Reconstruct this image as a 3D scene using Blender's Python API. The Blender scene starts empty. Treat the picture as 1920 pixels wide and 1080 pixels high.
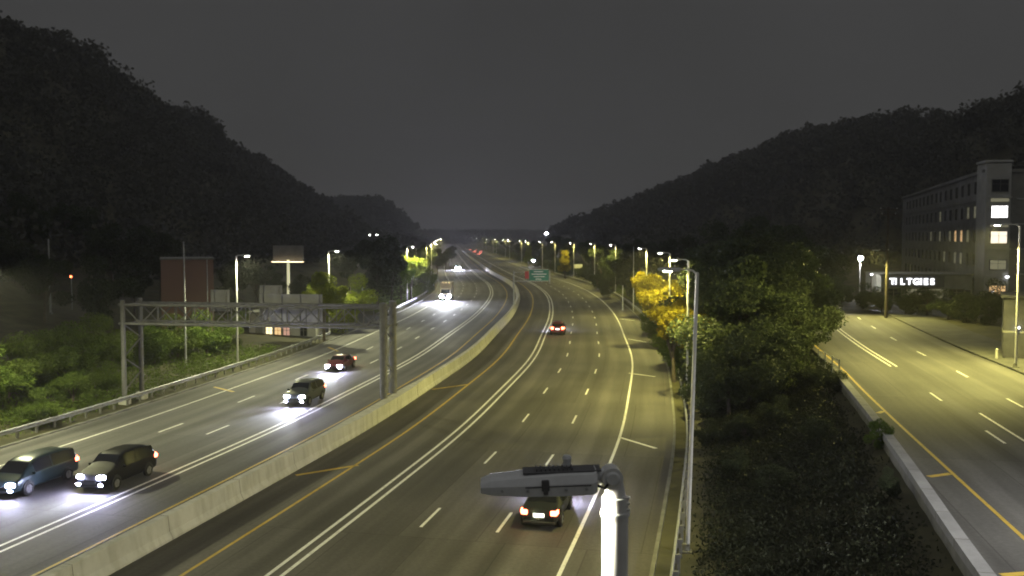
import bpy, math, random
import numpy as np
from mathutils import Vector, Matrix

random.seed(7)
rng = np.random.default_rng(7)
SC = bpy.context.scene
COL = SC.collection

# ------------------------------------------------------------------ camera
CAM_H = 13.3
PITCH = math.atan(95 / 1740)
cam = bpy.data.cameras.new("camera")
cam.sensor_width = 36
cam.lens = 36 * 1740 / 1920
cam.clip_start = 0.1
cam.clip_end = 9000
# a soft traffic camera: focused close, so the whole road is slightly out of focus
cam.dof.use_dof = True
cam.dof.focus_distance = 14
cam.dof.aperture_fstop = 1.7
camo = bpy.data.objects.new("camera", cam)
camo.location = (0, 0, CAM_H)
camo.rotation_euler = (math.pi / 2 - PITCH, 0, 0)
COL.objects.link(camo)
SC.camera = camo

# ------------------------------------------------------------------ night sky
world = bpy.data.worlds.new("World")
SC.world = world
world.use_nodes = True
wn = world.node_tree.nodes
wl = world.node_tree.links
wbg = wn["Background"]
wtc = wn.new("ShaderNodeTexCoord")
wno = wn.new("ShaderNodeTexNoise")
wno.inputs["Scale"].default_value = 2.2
wno.inputs["Detail"].default_value = 4
wra = wn.new("ShaderNodeValToRGB")
wra.color_ramp.elements[0].position = 0.3
wra.color_ramp.elements[0].color = (0.40, 0.40, 0.395, 1)
wra.color_ramp.elements[1].position = 0.7
wra.color_ramp.elements[1].color = (0.50, 0.50, 0.50, 1)
wl.new(wtc.outputs["Generated"], wno.inputs["Vector"])
wl.new(wno.outputs["Fac"], wra.inputs["Fac"])
wl.new(wra.outputs["Color"], wbg.inputs["Color"])
wbg.inputs["Strength"].default_value = 0.1

# glow of the overcast city sky, almost without direction
sun = bpy.data.lights.new("night_sky_glow", "SUN")
sun.energy = 0.36
sun.angle = math.radians(120)
sun.color = (1.0, 0.99, 0.95)
suno = bpy.data.objects.new("night_sky_glow", sun)
suno.rotation_euler = (math.radians(12), math.radians(8), 0)
suno.location = (0, 0, 200)
COL.objects.link(suno)

vs = SC.view_settings
SC.display_settings.display_device = "sRGB"
vs.view_transform = "Standard"
vs.look = "None"
vs.exposure = 0
vs.gamma = 1
vs.use_curve_mapping = False
SC.render.engine = "CYCLES"
cy = SC.cycles
cy.use_denoising = True
try:
    cy.denoiser = "OPENIMAGEDENOISE"
    cy.denoising_input_passes = "RGB_ALBEDO_NORMAL"
except Exception:
    pass
cy.sample_clamp_indirect = 4
cy.max_bounces = 5
cy.diffuse_bounces = 3
cy.glossy_bounces = 3
cy.transparent_max_bounces = 6
cy.use_light_tree = True
cy.caustics_reflective = False
cy.caustics_refractive = False
cy.filter_width = 1.7

HAZE = 0.0003
ROAD_LAMP_W = 12500          # watts of one street lamp
LAMP_COL = (1.0, 0.90, 0.24)
LAMP_COL_L = (0.97, 0.95, 0.52)

# ------------------------------------------------------------------ materials
def mat(name, col=(0.5, 0.5, 0.5), rough=0.7, metal=0.0, emit=None, es=0.0):
    m = bpy.data.materials.new(name)
    m.use_nodes = True
    b = m.node_tree.nodes["Principled BSDF"]
    b.inputs["Base Color"].default_value = (*col, 1)
    b.inputs["Roughness"].default_value = rough
    b.inputs["Metallic"].default_value = metal
    if emit:
        b.inputs["Emission Color"].default_value = (*emit, 1)
        b.inputs["Emission Strength"].default_value = es
    return m

def nodes_of(m):
    nt = m.node_tree
    return nt, nt.nodes, nt.links, nt.nodes["Principled BSDF"]

def noisy(m, c0, c1, scale=1.0, detail=5, coord="Object", lo=0.35, hi=0.65, bump=0.0, rough=None):
    nt, n, l, b = nodes_of(m)
    tc = n.new("ShaderNodeTexCoord")
    no = n.new("ShaderNodeTexNoise")
    no.inputs["Scale"].default_value = scale
    no.inputs["Detail"].default_value = detail
    no.inputs["Roughness"].default_value = 0.65
    ra = n.new("ShaderNodeValToRGB")
    ra.color_ramp.elements[0].position = lo
    ra.color_ramp.elements[1].position = hi
    ra.color_ramp.elements[0].color = (*c0, 1)
    ra.color_ramp.elements[1].color = (*c1, 1)
    l.new(tc.outputs[coord], no.inputs["Vector"])
    l.new(no.outputs["Fac"], ra.inputs["Fac"])
    l.new(ra.outputs["Color"], b.inputs["Base Color"])
    if bump:
        bp = n.new("ShaderNodeBump")
        bp.inputs["Strength"].default_value = bump
        bp.inputs["Distance"].default_value = 0.02
        l.new(no.outputs["Fac"], bp.inputs["Height"])
        l.new(bp.outputs["Normal"], b.inputs["Normal"])
    if rough is not None:
        b.inputs["Roughness"].default_value = rough
    return m

def leaf_mat(name, c0, c1, c2):
    """leaves: two greens by place, shifted from tree to tree"""
    m = mat(name, c0, 0.6)
    nt, n, l, b = nodes_of(m)
    b.inputs["Specular IOR Level"].default_value = 0.2
    tc = n.new("ShaderNodeTexCoord")
    no = n.new("ShaderNodeTexNoise")
    no.inputs["Scale"].default_value = 0.9
    no.inputs["Detail"].default_value = 6
    ra = n.new("ShaderNodeValToRGB")
    ra.color_ramp.elements[0].position = 0.38
    ra.color_ramp.elements[0].color = (*c0, 1)
    ra.color_ramp.elements[1].position = 0.62
    ra.color_ramp.elements[1].color = (*c1, 1)
    oi = n.new("ShaderNodeObjectInfo")
    mx = n.new("ShaderNodeMix")
    mx.data_type = "RGBA"
    ml = n.new("ShaderNodeMath")
    ml.operation = "MULTIPLY"
    ml.inputs[1].default_value = 0.6
    l.new(oi.outputs["Random"], ml.inputs[0])
    l.new(ml.outputs[0], mx.inputs["Factor"])
    l.new(tc.outputs["Object"], no.inputs["Vector"])
    l.new(no.outputs["Fac"], ra.inputs["Fac"])
    l.new(ra.outputs["Color"], mx.inputs["A"])
    mx.inputs["B"].default_value = (*c2, 1)
    l.new(mx.outputs["Result"], b.inputs["Base Color"])
    tr = n.new("ShaderNodeBsdfTranslucent")
    l.new(mx.outputs["Result"], tr.inputs["Color"])
    ms = n.new("ShaderNodeMixShader")
    ms.inputs[0].default_value = 0.3
    out = n["Material Output"]
    l.new(b.outputs[0], ms.inputs[1])
    l.new(tr.outputs[0], ms.inputs[2])
    l.new(ms.outputs[0], out.inputs["Surface"])
    return m

M = {}
M["leaf"] = leaf_mat("leaf_green", (0.07, 0.115, 0.018), (0.125, 0.185, 0.03), (0.11, 0.14, 0.03))
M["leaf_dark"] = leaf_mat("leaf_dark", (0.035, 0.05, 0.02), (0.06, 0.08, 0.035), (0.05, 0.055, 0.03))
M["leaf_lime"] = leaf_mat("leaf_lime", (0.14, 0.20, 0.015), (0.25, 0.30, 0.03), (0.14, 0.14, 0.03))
M["leaf_yellow"] = leaf_mat("leaf_autumn_yellow", (0.25, 0.205, 0.012), (0.38, 0.315, 0.02), (0.20, 0.16, 0.02))
M["leaf_grey"] = leaf_mat("leaf_grey_green", (0.052, 0.072, 0.034), (0.085, 0.11, 0.05), (0.07, 0.085, 0.045))
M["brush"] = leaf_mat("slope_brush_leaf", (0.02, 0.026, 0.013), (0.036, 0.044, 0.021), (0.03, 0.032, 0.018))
M["forest"] = leaf_mat("forest_leaf", (0.065, 0.068, 0.05), (0.085, 0.088, 0.066), (0.08, 0.08, 0.06))
M["bark"] = noisy(mat("bark"), (0.05, 0.04, 0.03), (0.12, 0.10, 0.08), 6, bump=0.5, rough=0.9)
M["soil"] = noisy(mat("soil_and_grass"), (0.035, 0.035, 0.018), (0.085, 0.08, 0.04), 0.35, 8, bump=0.6, rough=0.95)
M["white_paint"] = noisy(mat("white_road_paint"), (0.55, 0.55, 0.50), (0.80, 0.80, 0.76), 3, lo=0.3, hi=0.5, rough=0.6)
M["yellow_paint"] = noisy(mat("yellow_road_paint"), (0.36, 0.25, 0.04), (0.55, 0.38, 0.06), 3, lo=0.3, hi=0.5, rough=0.6)
M["concrete"] = noisy(mat("concrete"), (0.46, 0.455, 0.43), (0.56, 0.55, 0.52), 0.6, 8, bump=0.1, rough=0.85)
def streaks(m):
    """rain streaks running down the faces"""
    nt, n, l, b = nodes_of(m)
    old = b.inputs["Base Color"].links[0].from_socket
    tc = n.new("ShaderNodeTexCoord")
    mp = n.new("ShaderNodeMapping")
    mp.inputs["Scale"].default_value = (1.6, 1.6, 0.18)
    no = n.new("ShaderNodeTexNoise")
    no.inputs["Scale"].default_value = 1.3
    no.inputs["Detail"].default_value = 7
    ra = n.new("ShaderNodeValToRGB")
    ra.color_ramp.elements[0].position = .36
    ra.color_ramp.elements[0].color = (.82, .81, .78, 1)
    ra.color_ramp.elements[1].position = .56
    mx = n.new("ShaderNodeMix")
    mx.data_type = "RGBA"
    mx.blend_type = "MULTIPLY"
    mx.inputs["Factor"].default_value = 1
    l.new(tc.outputs["Object"], mp.inputs[0])
    l.new(mp.outputs[0], no.inputs["Vector"])
    l.new(no.outputs["Fac"], ra.inputs["Fac"])
    l.new(old, mx.inputs["A"])
    l.new(ra.outputs["Color"], mx.inputs["B"])
    l.new(mx.outputs["Result"], b.inputs["Base Color"])
streaks(M["concrete"])
M["sidewalk"] = noisy(mat("dark_pavement"), (0.06, 0.06, 0.055), (0.105, 0.105, 0.095), 0.7, 8, bump=0.2, rough=0.9)
M["concrete_dark"] = noisy(mat("concrete_dark"), (0.14, 0.14, 0.13), (0.24, 0.24, 0.22), 0.8, 8, bump=0.2, rough=0.85)
M["galv"] = noisy(mat("galvanised_steel"), (0.30, 0.31, 0.32), (0.45, 0.46, 0.47), 2.5, 4, rough=0.55)
M["galv"].node_tree.nodes["Principled BSDF"].inputs["Metallic"].default_value = 0.25
M["sign_back"] = noisy(mat("aluminium_sign_back"), (0.27, 0.27, 0.28), (0.35, 0.35, 0.36), 1.2, 4, rough=0.6)
M["gantry"] = noisy(mat("weathered_gantry_steel"), (0.13, 0.13, 0.135), (0.19, 0.19, 0.195), 2.5, 4, rough=0.6)
M["pole"] = noisy(mat("lamp_pole_paint"), (0.60, 0.60, 0.59), (0.72, 0.72, 0.71), 2.0, 4, rough=0.45)
M["fixture"] = noisy(mat("lamp_head_paint"), (0.58, 0.59, 0.60), (0.66, 0.67, 0.68), 8, 4, rough=0.5)
M["fixture_dark"] = mat("lamp_head_dark_plate", (0.10, 0.10, 0.105), 0.6)
M["lens"] = mat("led_lens", (0.9, 0.9, 0.85), 0.3, 0, (1.0, 0.95, 0.8), 250)
M["lens_small"] = mat("small_lamp_lens", (0.9, 0.9, 0.9), 0.3, 0, (0.95, 0.96, 1.0), 9)
M["lens_near"] = mat("led_lens_near", (0.9, 0.9, 0.85), 0.3, 0, (1.0, 0.95, 0.75), 650)
M["flood_white"] = mat("distant_flood_lens", (0.9, 0.9, 0.9), 0.3, 0, (1.0, 0.99, 0.95), 25)
M["black"] = mat("black_plastic", (0.015, 0.015, 0.016), 0.5)
M["tyre"] = mat("tyre_rubber", (0.02, 0.02, 0.02), 0.85)
M["rim"] = mat("alloy_rim", (0.35, 0.35, 0.36), 0.35, 0.8)
M["glass"] = mat("car_glass", (0.012, 0.013, 0.015), 0.22)
M["glass"].node_tree.nodes["Principled BSDF"].inputs["Specular IOR Level"].default_value = .08
M["headlight"] = mat("headlight_lit", (0.9, 0.9, 1), 0.2, 0, (0.66, 0.66, 1.0), 800)
M["headlight_far"] = mat("headlight_far", (0.9, 0.9, 1), 0.2, 0, (0.72, 0.72, 1.0), 5000)
M["taillight"] = mat("taillight_lit", (0.4, 0.02, 0.02), 0.3, 0, (1.0, 0.16, 0.08), 14)
M["marker"] = mat("marker_lamp_lit", (0.5, 0.3, 0.1), 0.3, 0, (1.0, 0.75, 0.45), 5)
M["plate"] = mat("number_plate", (0.85, 0.85, 0.85), 0.5, 0, (1.0, 0.97, 0.92), 3.0)  # its lit look is put into the plate as glow, without a lamp
M["win_white"] = mat("window_lit_white", (0.8, 0.8, 0.8), 0.4, 0, (1.0, 0.98, 0.95), 3.5)
M["win_warm"] = mat("window_lit_warm", (0.8, 0.7, 0.5), 0.4, 0, (1.0, 0.62, 0.28), 0.9)
M["win_bright"] = mat("window_lit_bright_yellow", (0.8, 0.7, 0.5), 0.4, 0, (1.0, 0.8, 0.42), 2.2)
M["win_pink"] = mat("window_lit_pink", (0.6, 0.4, 0.35), 0.4, 0, (1.0, 0.55, 0.42), 0.45)
M["win_peach"] = mat("window_lit_peach", (0.8, 0.8, 0.8), 0.4, 0, (1.0, 0.86, 0.68), 1.3)
M["win_dim"] = mat("window_dim", (0.3, 0.3, 0.25), 0.4, 0, (0.9, 0.85, 0.55), 0.17)
M["win_dark"] = mat("window_dark", (0.02, 0.022, 0.025), 0.15)
M["sign_letter"] = mat("lit_sign_letter", (0.9, 0.9, 0.9), 0.4, 0, (0.95, 0.96, 1.0), 3.0)
M["red_lamp"] = mat("red_lamp_lit", (0.5, 0.05, 0.02), 0.4, 0, (1.0, 0.18, 0.06), 8)
M["blue_white"] = mat("floodlight_lit", (0.9, 0.9, 1.0), 0.3, 0, (0.80, 0.82, 1.0), 900)

def asphalt(name, base, seed):
    """asphalt with tyre tracks along the lanes, seams and patches; UV = metres across, metres along"""
    m = mat(name, base, 0.8)
    nt, n, l, b = nodes_of(m)
    uv = n.new("ShaderNodeUVMap")
    mp = n.new("ShaderNodeMapping")
    mp.inputs["Scale"].default_value = (0.7, 0.03, 1)
    mp.inputs["Location"].default_value = (seed, seed, 0)
    n1 = n.new("ShaderNodeTexNoise")
    n1.inputs["Scale"].default_value = 1.0
    n1.inputs["Detail"].default_value = 5
    n2 = n.new("ShaderNodeTexNoise")
    n2.inputs["Scale"].default_value = 6.0
    n2.inputs["Detail"].default_value = 9
    n3 = n.new("ShaderNodeTexNoise")
    n3.inputs["Scale"].default_value = 0.12
    n3.inputs["Detail"].default_value = 4
    l.new(uv.outputs[0], mp.inputs[0])
    l.new(mp.outputs[0], n1.inputs["Vector"])
    l.new(uv.outputs[0], n2.inputs["Vector"])
    l.new(uv.outputs[0], n3.inputs["Vector"])
    wv = n.new("ShaderNodeTexWave")
    wv.wave_type = "BANDS"
    wv.bands_direction = "X"
    wv.inputs["Scale"].default_value = 0.314 / 1.8
    wv.inputs["Distortion"].default_value = 0.6
    l.new(uv.outputs[0], wv.inputs["Vector"])
    def mul(a, lo, hi):
        mr = n.new("ShaderNodeMapRange")
        mr.inputs["From Min"].default_value = 0.3
        mr.inputs["From Max"].default_value = 0.7
        mr.inputs["To Min"].default_value = lo
        mr.inputs["To Max"].default_value = hi
        l.new(a, mr.inputs["Value"])
        return mr.outputs[0]
    def times(a, c):
        mm = n.new("ShaderNodeMath")
        mm.operation = "MULTIPLY"
        l.new(a, mm.inputs[0])
        l.new(c, mm.inputs[1])
        return mm.outputs[0]
    v = times(times(mul(n1.outputs["Fac"], 0.62, 1.38), mul(n2.outputs["Fac"], 0.85, 1.15)),
              times(mul(n3.outputs["Fac"], 0.78, 1.22), mul(wv.outputs["Fac"], 0.88, 1.08)))
    bk = n.new("ShaderNodeTexBrick")
    bk.inputs["Scale"].default_value = 1
    bk.inputs["Brick Width"].default_value = 3.6
    bk.inputs["Row Height"].default_value = 17
    bk.inputs["Mortar Size"].default_value = .035
    bk.inputs["Mortar Smooth"].default_value = .4
    bk.offset = .37
    bk.inputs["Color1"].default_value = (.88, .88, .88, 1)
    bk.inputs["Color2"].default_value = (1.1, 1.1, 1.1, 1)
    bk.inputs["Mortar"].default_value = (.6, .6, .6, 1)
    l.new(uv.outputs[0], bk.inputs["Vector"])
    v = times(v, bk.outputs["Color"])
    vm = n.new("ShaderNodeVectorMath")
    vm.operation = "SCALE"
    vm.inputs[0].default_value = base
    l.new(v, vm.inputs["Scale"])
    l.new(vm.outputs[0], b.inputs["Base Color"])
    bp = n.new("ShaderNodeBump")
    bp.inputs["Strength"].default_value = 0.25
    bp.inputs["Distance"].default_value = 0.01
    l.new(n2.outputs["Fac"], bp.inputs["Height"])
    l.new(bp.outputs["Normal"], b.inputs["Normal"])
    return m

M["asphalt_l"] = asphalt("asphalt_left", (0.095, 0.093, 0.09), 3.1)
M["asphalt_r"] = asphalt("asphalt_right", (0.088, 0.082, 0.076), 9.7)
M["asphalt_s"] = asphalt("asphalt_side", (0.095, 0.092, 0.088), 17.3)

def brick_mat():
    m = mat("red_brick_wall", (0.25, 0.10, 0.07), 0.9)
    nt, n, l, b = nodes_of(m)
    tc = n.new("ShaderNodeTexCoord")
    br = n.new("ShaderNodeTexBrick")
    br.inputs["Scale"].default_value = 4
    br.inputs["Color1"].default_value = (0.30, 0.085, 0.05, 1)
    br.inputs["Color2"].default_value = (0.23, 0.07, 0.042, 1)
    br.inputs["Mortar"].default_value = (0.22, 0.14, 0.11, 1)
    l.new(tc.outputs["Object"], br.inputs["Vector"])
    l.new(br.outputs["Color"], b.inputs["Base Color"])
    return m
M["brick"] = brick_mat()
M["coping"] = noisy(mat("grey_coping_concrete"), (0.24, 0.24, 0.245), (0.34, 0.34, 0.345), 0.7, 8, bump=0.15, rough=.9)
M["joint"] = mat("dark_joint", (0.22, 0.21, 0.20), .9)

# ------------------------------------------------------------------ mesh helpers
class MB:
    """collects geometry, builds ONE mesh object"""
    def __init__(s):
        s.v, s.f, s.uv, s.sm = [], [], {}, []
    def add(s, verts, faces, smooth=False):
        o = len(s.v)
        s.v += [tuple(map(float, p)) for p in verts]
        s.f += [tuple(i + o for i in q) for q in faces]
        s.sm += [smooth] * len(faces)
        return s
    def box(s, c, d, rot=None, bev=0.0):
        hx, hy, hz = d[0] / 2, d[1] / 2, d[2] / 2
        if bev:
            vs = []
            b = min(bev, hx * .9, hy * .9, hz * .9)
            P = []
            for z, k in ((-hz, b), (-hz + b, 0), (hz - b, 0), (hz, b)):
                ring = [(-hx + k, -hy + k + (b if k == 0 else 0)), (-hx + k + (b if k == 0 else 0), -hy + k),
                        (hx - k - (b if k == 0 else 0), -hy + k), (hx - k, -hy + k + (b if k == 0 else 0)),
                        (hx - k, hy - k - (b if k == 0 else 0)), (hx - k - (b if k == 0 else 0), hy - k),
                        (-hx + k + (b if k == 0 else 0), hy - k), (-hx + k, hy - k - (b if k == 0 else 0))]
                if k:
                    ring = [(-hx + k, -hy + k), (-hx + k, -hy + k), (hx - k, -hy + k), (hx - k, -hy + k),
                            (hx - k, hy - k), (hx - k, hy - k), (-hx + k, hy - k), (-hx + k, hy - k)]
                    # keep corners slightly apart
                    e = b * 0.3
                    ring = [(-hx + k, -hy + k + e), (-hx + k + e, -hy + k), (hx - k - e, -hy + k), (hx - k, -hy + k + e),
                            (hx - k, hy - k - e), (hx - k - e, hy - k), (-hx + k + e, hy - k), (-hx + k, hy - k - e)]
                P.append([(x, y, z) for x, y in ring])
            vs = [p for r in P for p in r]
            fs = [tuple(reversed(range(8))), tuple(range(24, 32))]
            for i in range(3):
                for j in range(8):
                    fs.append((i * 8 + j, i * 8 + (j + 1) % 8, (i + 1) * 8 + (j + 1) % 8, (i + 1) * 8 + j))
        else:
            vs = [(x, y, z) for z in (-hz, hz) for x, y in ((-hx, -hy), (hx, -hy), (hx, hy), (-hx, hy))]
            fs = [(3, 2, 1, 0), (4, 5, 6, 7), (0, 1, 5, 4), (1, 2, 6, 5), (2, 3, 7, 6), (3, 0, 4, 7)]
        R = rot if rot is not None else Matrix.Identity(3)
        return s.add([tuple(R @ Vector(p) + Vector(c)) for p in vs], fs)
    def tube(s, p0, p1, r0, r1=None, n=10, caps=True, smooth=True):
        return s.path([p0, p1], [r0, r0 if r1 is None else r1], n, caps, smooth)
    def path(s, pts, rad, n=10, caps=True, smooth=True):
        pts = [Vector(p) for p in pts]
        vs, fs = [], []
        ref = None
        for i, p in enumerate(pts):
            t = (pts[min(i + 1, len(pts) - 1)] - pts[max(i - 1, 0)]).normalized()
            if ref is None:
                ref = Vector((1, 0, 0)) if abs(t.x) < .9 else Vector((0, 1, 0))
            a = (ref - t * ref.dot(t)).normalized()
            ref = a
            b = t.cross(a)
            r = rad[i] if isinstance(rad, (list, tuple)) else rad
            for k in range(n):
                w = 2 * math.pi * k / n
                vs.append(tuple(p + a * (r * math.cos(w)) + b * (r * math.sin(w))))
        for i in range(len(pts) - 1):
            for k in range(n):
                fs.append((i * n + k, i * n + (k + 1) % n, (i + 1) * n + (k + 1) % n, (i + 1) * n + k))
        s.add(vs, fs, smooth)
        if caps:
            s.add(vs[:n], [tuple(reversed(range(n)))])
            s.add(vs[-n:], [tuple(range(n))])
        return s
    def sweep(s, rings, closed=True, caps=True, smooth=False):
        n = len(rings[0])
        vs = [p for r in rings for p in r]
        fs = []
        m = n if closed else n - 1
        for i in range(len(rings) - 1):
            for k in range(m):
                fs.append((i * n + k, (i + 1) * n + k, (i + 1) * n + (k + 1) % n, i * n + (k + 1) % n))
        s.add(vs, fs, smooth)
        if caps and closed:
            s.add(rings[0], [tuple(range(n))])
            s.add(rings[-1], [tuple(reversed(range(n)))])
        return s
    def mesh(s, name):
        me = bpy.data.meshes.new(name)
        me.from_pydata(s.v, [], s.f)
        if any(s.sm):
            me.polygons.foreach_set("use_smooth", s.sm)
        me.update()
        return me

def link(name, me, material=None, parent=None, loc=None, rot=None):
    o = bpy.data.objects.new(name, me)
    COL.objects.link(o)
    if material is not None and me is not None and not me.materials:
        me.materials.append(material)
    if parent is not None:
        o.parent = parent
    if loc is not None:
        o.location = loc
    if rot is not None:
        o.rotation_euler = rot
    return o

def part(name, mb, material, parent, loc=None, rot=None, label=None):
    o = link(name, mb.mesh(name), material, parent, loc, rot)
    if label:
        o["label"] = label
    return o

def thing(name, label, cat, loc=(0, 0, 0), rot=(0, 0, 0), group=None):
    o = bpy.data.objects.new(name, None)
    o.empty_display_size = 0.3
    COL.objects.link(o)
    o.location = loc
    o.rotation_euler = rot
    tag(o, label, cat, group)
    return o

def tag(o, label, cat, group=None):
    o["label"] = label
    o["category"] = cat
    if group:
        o["group"] = group
    return o

def struct(o):
    o["kind"] = "structure"
    return o

def copy_tree(o, parent=None):
    c = o.copy()
    COL.objects.link(c)
    if parent is not None:
        c.parent = parent
    for ch in list(o.children):
        copy_tree(ch, c)
    return c

def np_mesh(name, V, F):
    me = bpy.data.meshes.new(name)
    nv, nf, k = len(V), len(F), F.shape[1]
    me.vertices.add(nv)
    me.vertices.foreach_set("co", V.astype(np.float32).ravel())
    me.loops.add(nf * k)
    me.loops.foreach_set("vertex_index", F.astype(np.int32).ravel())
    me.polygons.add(nf)
    me.polygons.foreach_set("loop_start", np.arange(0, nf * k, k, dtype=np.int32))
    me.update(calc_edges=True)
    return me

# ------------------------------------------------------------------ the lie of the land
def hermite(xs, ys):
    xs, ys = np.array(xs, float), np.array(ys, float)
    d = np.gradient(ys, xs)
    def fn(x):
        x = np.asarray(x, float)
        i = np.clip(np.searchsorted(xs, x) - 1, 0, len(xs) - 2)
        h = xs[i + 1] - xs[i]
        t = (x - xs[i]) / h
        v = ((1 + 2 * t) * (1 - t) ** 2 * ys[i] + t * (1 - t) ** 2 * h * d[i]
             + t * t * (3 - 2 * t) * ys[i + 1] + t * t * (t - 1) * h * d[i + 1])
        return v
    return fn
# x of the median barrier's right foot as the freeway runs away from the camera (y)
cx = hermite([-120, -40, 0, 35.8, 50, 63, 82, 100, 128, 152, 175, 216, 254, 326, 565, 1054, 1700],
             [-50.5, -32.7, -23.8, -15.9, -12.8, -10.1, -7.0, -4.4, -1.95, -0.1, 1.05, 1.75, 0.4, -5.8, -24, -58, -103])
def frame(fn, y):
    s = float(fn(y + .5) - fn(y - .5))
    k = math.hypot(1, s)
    return Vector((s / k, 1 / k, 0)), Vector((1 / k, -s / k, 0))
def at(y, d, z=0.0, fn=cx):
    t, n = frame(fn, y)
    p = Vector((float(fn(y)), y, z)) + n * d
    return p
# left (yellow) edge line of the raised side street
sx = hermite([-10, 10, 31.7, 39.9, 61.7, 70, 85.7, 106, 140, 180],
             [9.3, 13.2, 17.4, 19.0, 23.4, 25.2, 28.2, 32.6, 41.0, 52.0])
SZ = 3.2
wall_off = hermite([-10, 27.7, 40, 54, 71, 110, 180], [-2.9, -2.35, -1.6, -1.0, -0.75, -0.7, -0.7])

def sstep(a, b, x):
    t = np.clip((x - a) / (b - a), 0, 1)
    return t * t * (3 - 2 * t)

# hill crests: height of the wooded ridge along each side of the valley (distance, height)
TREE = 9.0
def crest(tab, X):
    pts = []
    for px, py in tab:
        Z = abs(X) * 1740 / abs(px - 960)
        pts.append((Z, (445 - py) * Z / 1740 + CAM_H - TREE))
    pts.sort()
    a = np.array(pts)
    return lambda y: np.interp(y, a[:, 0], a[:, 1])
hl = crest([(-150, -70), (0, 0), (90, 38), (150, 62), (170, 88), (230, 140), (290, 212), (345, 208), (390, 226), (440, 280), (510, 292), (545, 338),
            (580, 400), (604, 432), (622, 440), (650, 405), (690, 370), (735, 378), (770, 414), (800, 428), (840, 434), (870, 436)], -150)
hr = crest([(2000, 110), (1920, 150), (1860, 184), (1800, 216), (1740, 202), (1690, 228), (1640, 212), (1560, 236), (1500, 243), (1440, 278),
            (1380, 318), (1300, 398), (1240, 440), (1200, 460), (1150, 470), (1100, 470), (1060, 465)], 180)

def height(x, y):
    x = np.asarray(x, float)
    y = np.asarray(y, float)
    c = cx(np.clip(y, -110, 1690))
    sl = (cx(np.clip(y, -110, 1690) + 1) - cx(np.clip(y, -110, 1690) - 1)) / 2
    k = 1 / np.sqrt(1 + sl * sl)
    d = (x - c) * k
    # left
    u = -d - 21.6
    uc = (c + 150) * k - 21.6
    hcl = hl(y)
    hL = np.where(u < 13, 0.08 * np.maximum(u, 0), np.where(u < 40, 1.04 + 0.16 * (u - 13), 5.36))
    tt = np.clip((u - 40) / np.maximum(uc - 40, 5), 0, 1)
    hL = np.where(u > 40, 5.36 + (hcl - 5.36) * tt ** 1.05, hL)
    hL = np.where(u > uc, hcl + 0.02 * (u - uc), hL)
    # right
    ur = d - 21.6
    ys = np.clip(y, -10, 180)
    yw = sx(ys)
    w = yw + wall_off(ys)
    low = 0.09 * np.clip(ur, 0, 14)
    dw = x - w
    low = low + (2.75 - low) * np.clip((dw + 5.5) / 5.0, 0, 1) ** 1.3
    street = np.where(dw < 0.15, low, np.where(dw < 1.0, low + (SZ - 0.1 - low) * (dw - 0.15) / 0.85, SZ - 0.1))
    street = np.where(dw > 15, SZ - 0.1 + np.clip((dw - 15) / 12, 0, 1) * 0.9, street)
    slope = np.minimum(0.16 * np.maximum(ur, 0), 4.0)
    m = sstep(112, 150, y)
    base = street * (1 - m) + slope * m
    xf = 120 + (np.clip(c + 50, -20, 60) - 120) * sstep(230, 480, y)
    t2 = np.clip((x - xf) / np.maximum(180 - xf, 10), 0, 1)
    hR = base + (hr(y) - base) * t2 ** 0.9
    hR = np.where(x > 180, hr(y) + 0.02 * (x - 180), hR)
    h = np.where(d < -21.6, hL, np.where(d > 21.6, hR, 0.0)) - 0.06
    # valley end
    h = np.maximum(h, sstep(1750, 2500, y) * 24 - 0.06)
    # rough ground away from the roads
    rough = np.sin(x * .31 + y * .17) * np.sin(y * .23 - x * .11) * 0.5
    amp = np.clip((np.abs(d) - 30) / 30, 0, 1) * np.where((d > 0) & (y < 150) & (x < 95), 0, 1)
    return h + rough * amp

def hz(x, y):
    return float(height(x, y))

xs = np.concatenate([np.linspace(-1500, -320, 20), np.linspace(-300, -60, 61)[:-1], np.arange(-60, 62, 0.9), np.linspace(63, 300, 80), np.linspace(330, 1500, 20)])
ysg = np.concatenate([np.linspace(-100, -12, 12), np.arange(-10, 150, 1.6), np.linspace(151, 420, 90), np.linspace(428, 1100, 80), np.linspace(1120, 4000, 60)])
GX, GY = np.meshgrid(xs, ysg)
GZ = height(GX, GY)
V = np.stack([GX.ravel(), GY.ravel(), GZ.ravel()], 1)
nx, ny = len(xs), len(ysg)
idx = np.arange(nx * ny).reshape(ny, nx)
F = np.stack([idx[:-1, :-1].ravel(), idx[:-1, 1:].ravel(), idx[1:, 1:].ravel(), idx[1:, :-1].ravel()], 1)
me = np_mesh("ground", V, F)
me.polygons.foreach_set("use_smooth", [True] * len(F))
struct(link("ground", me, M["soil"]))

# ------------------------------------------------------------------ roads
def stations(y0, y1):
    out = [y0]
    while out[-1] < y1:
        y = out[-1]
        out.append(y + max(1.5, min(25, abs(y) / 30)))
    out[-1] = y1
    return out

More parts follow.
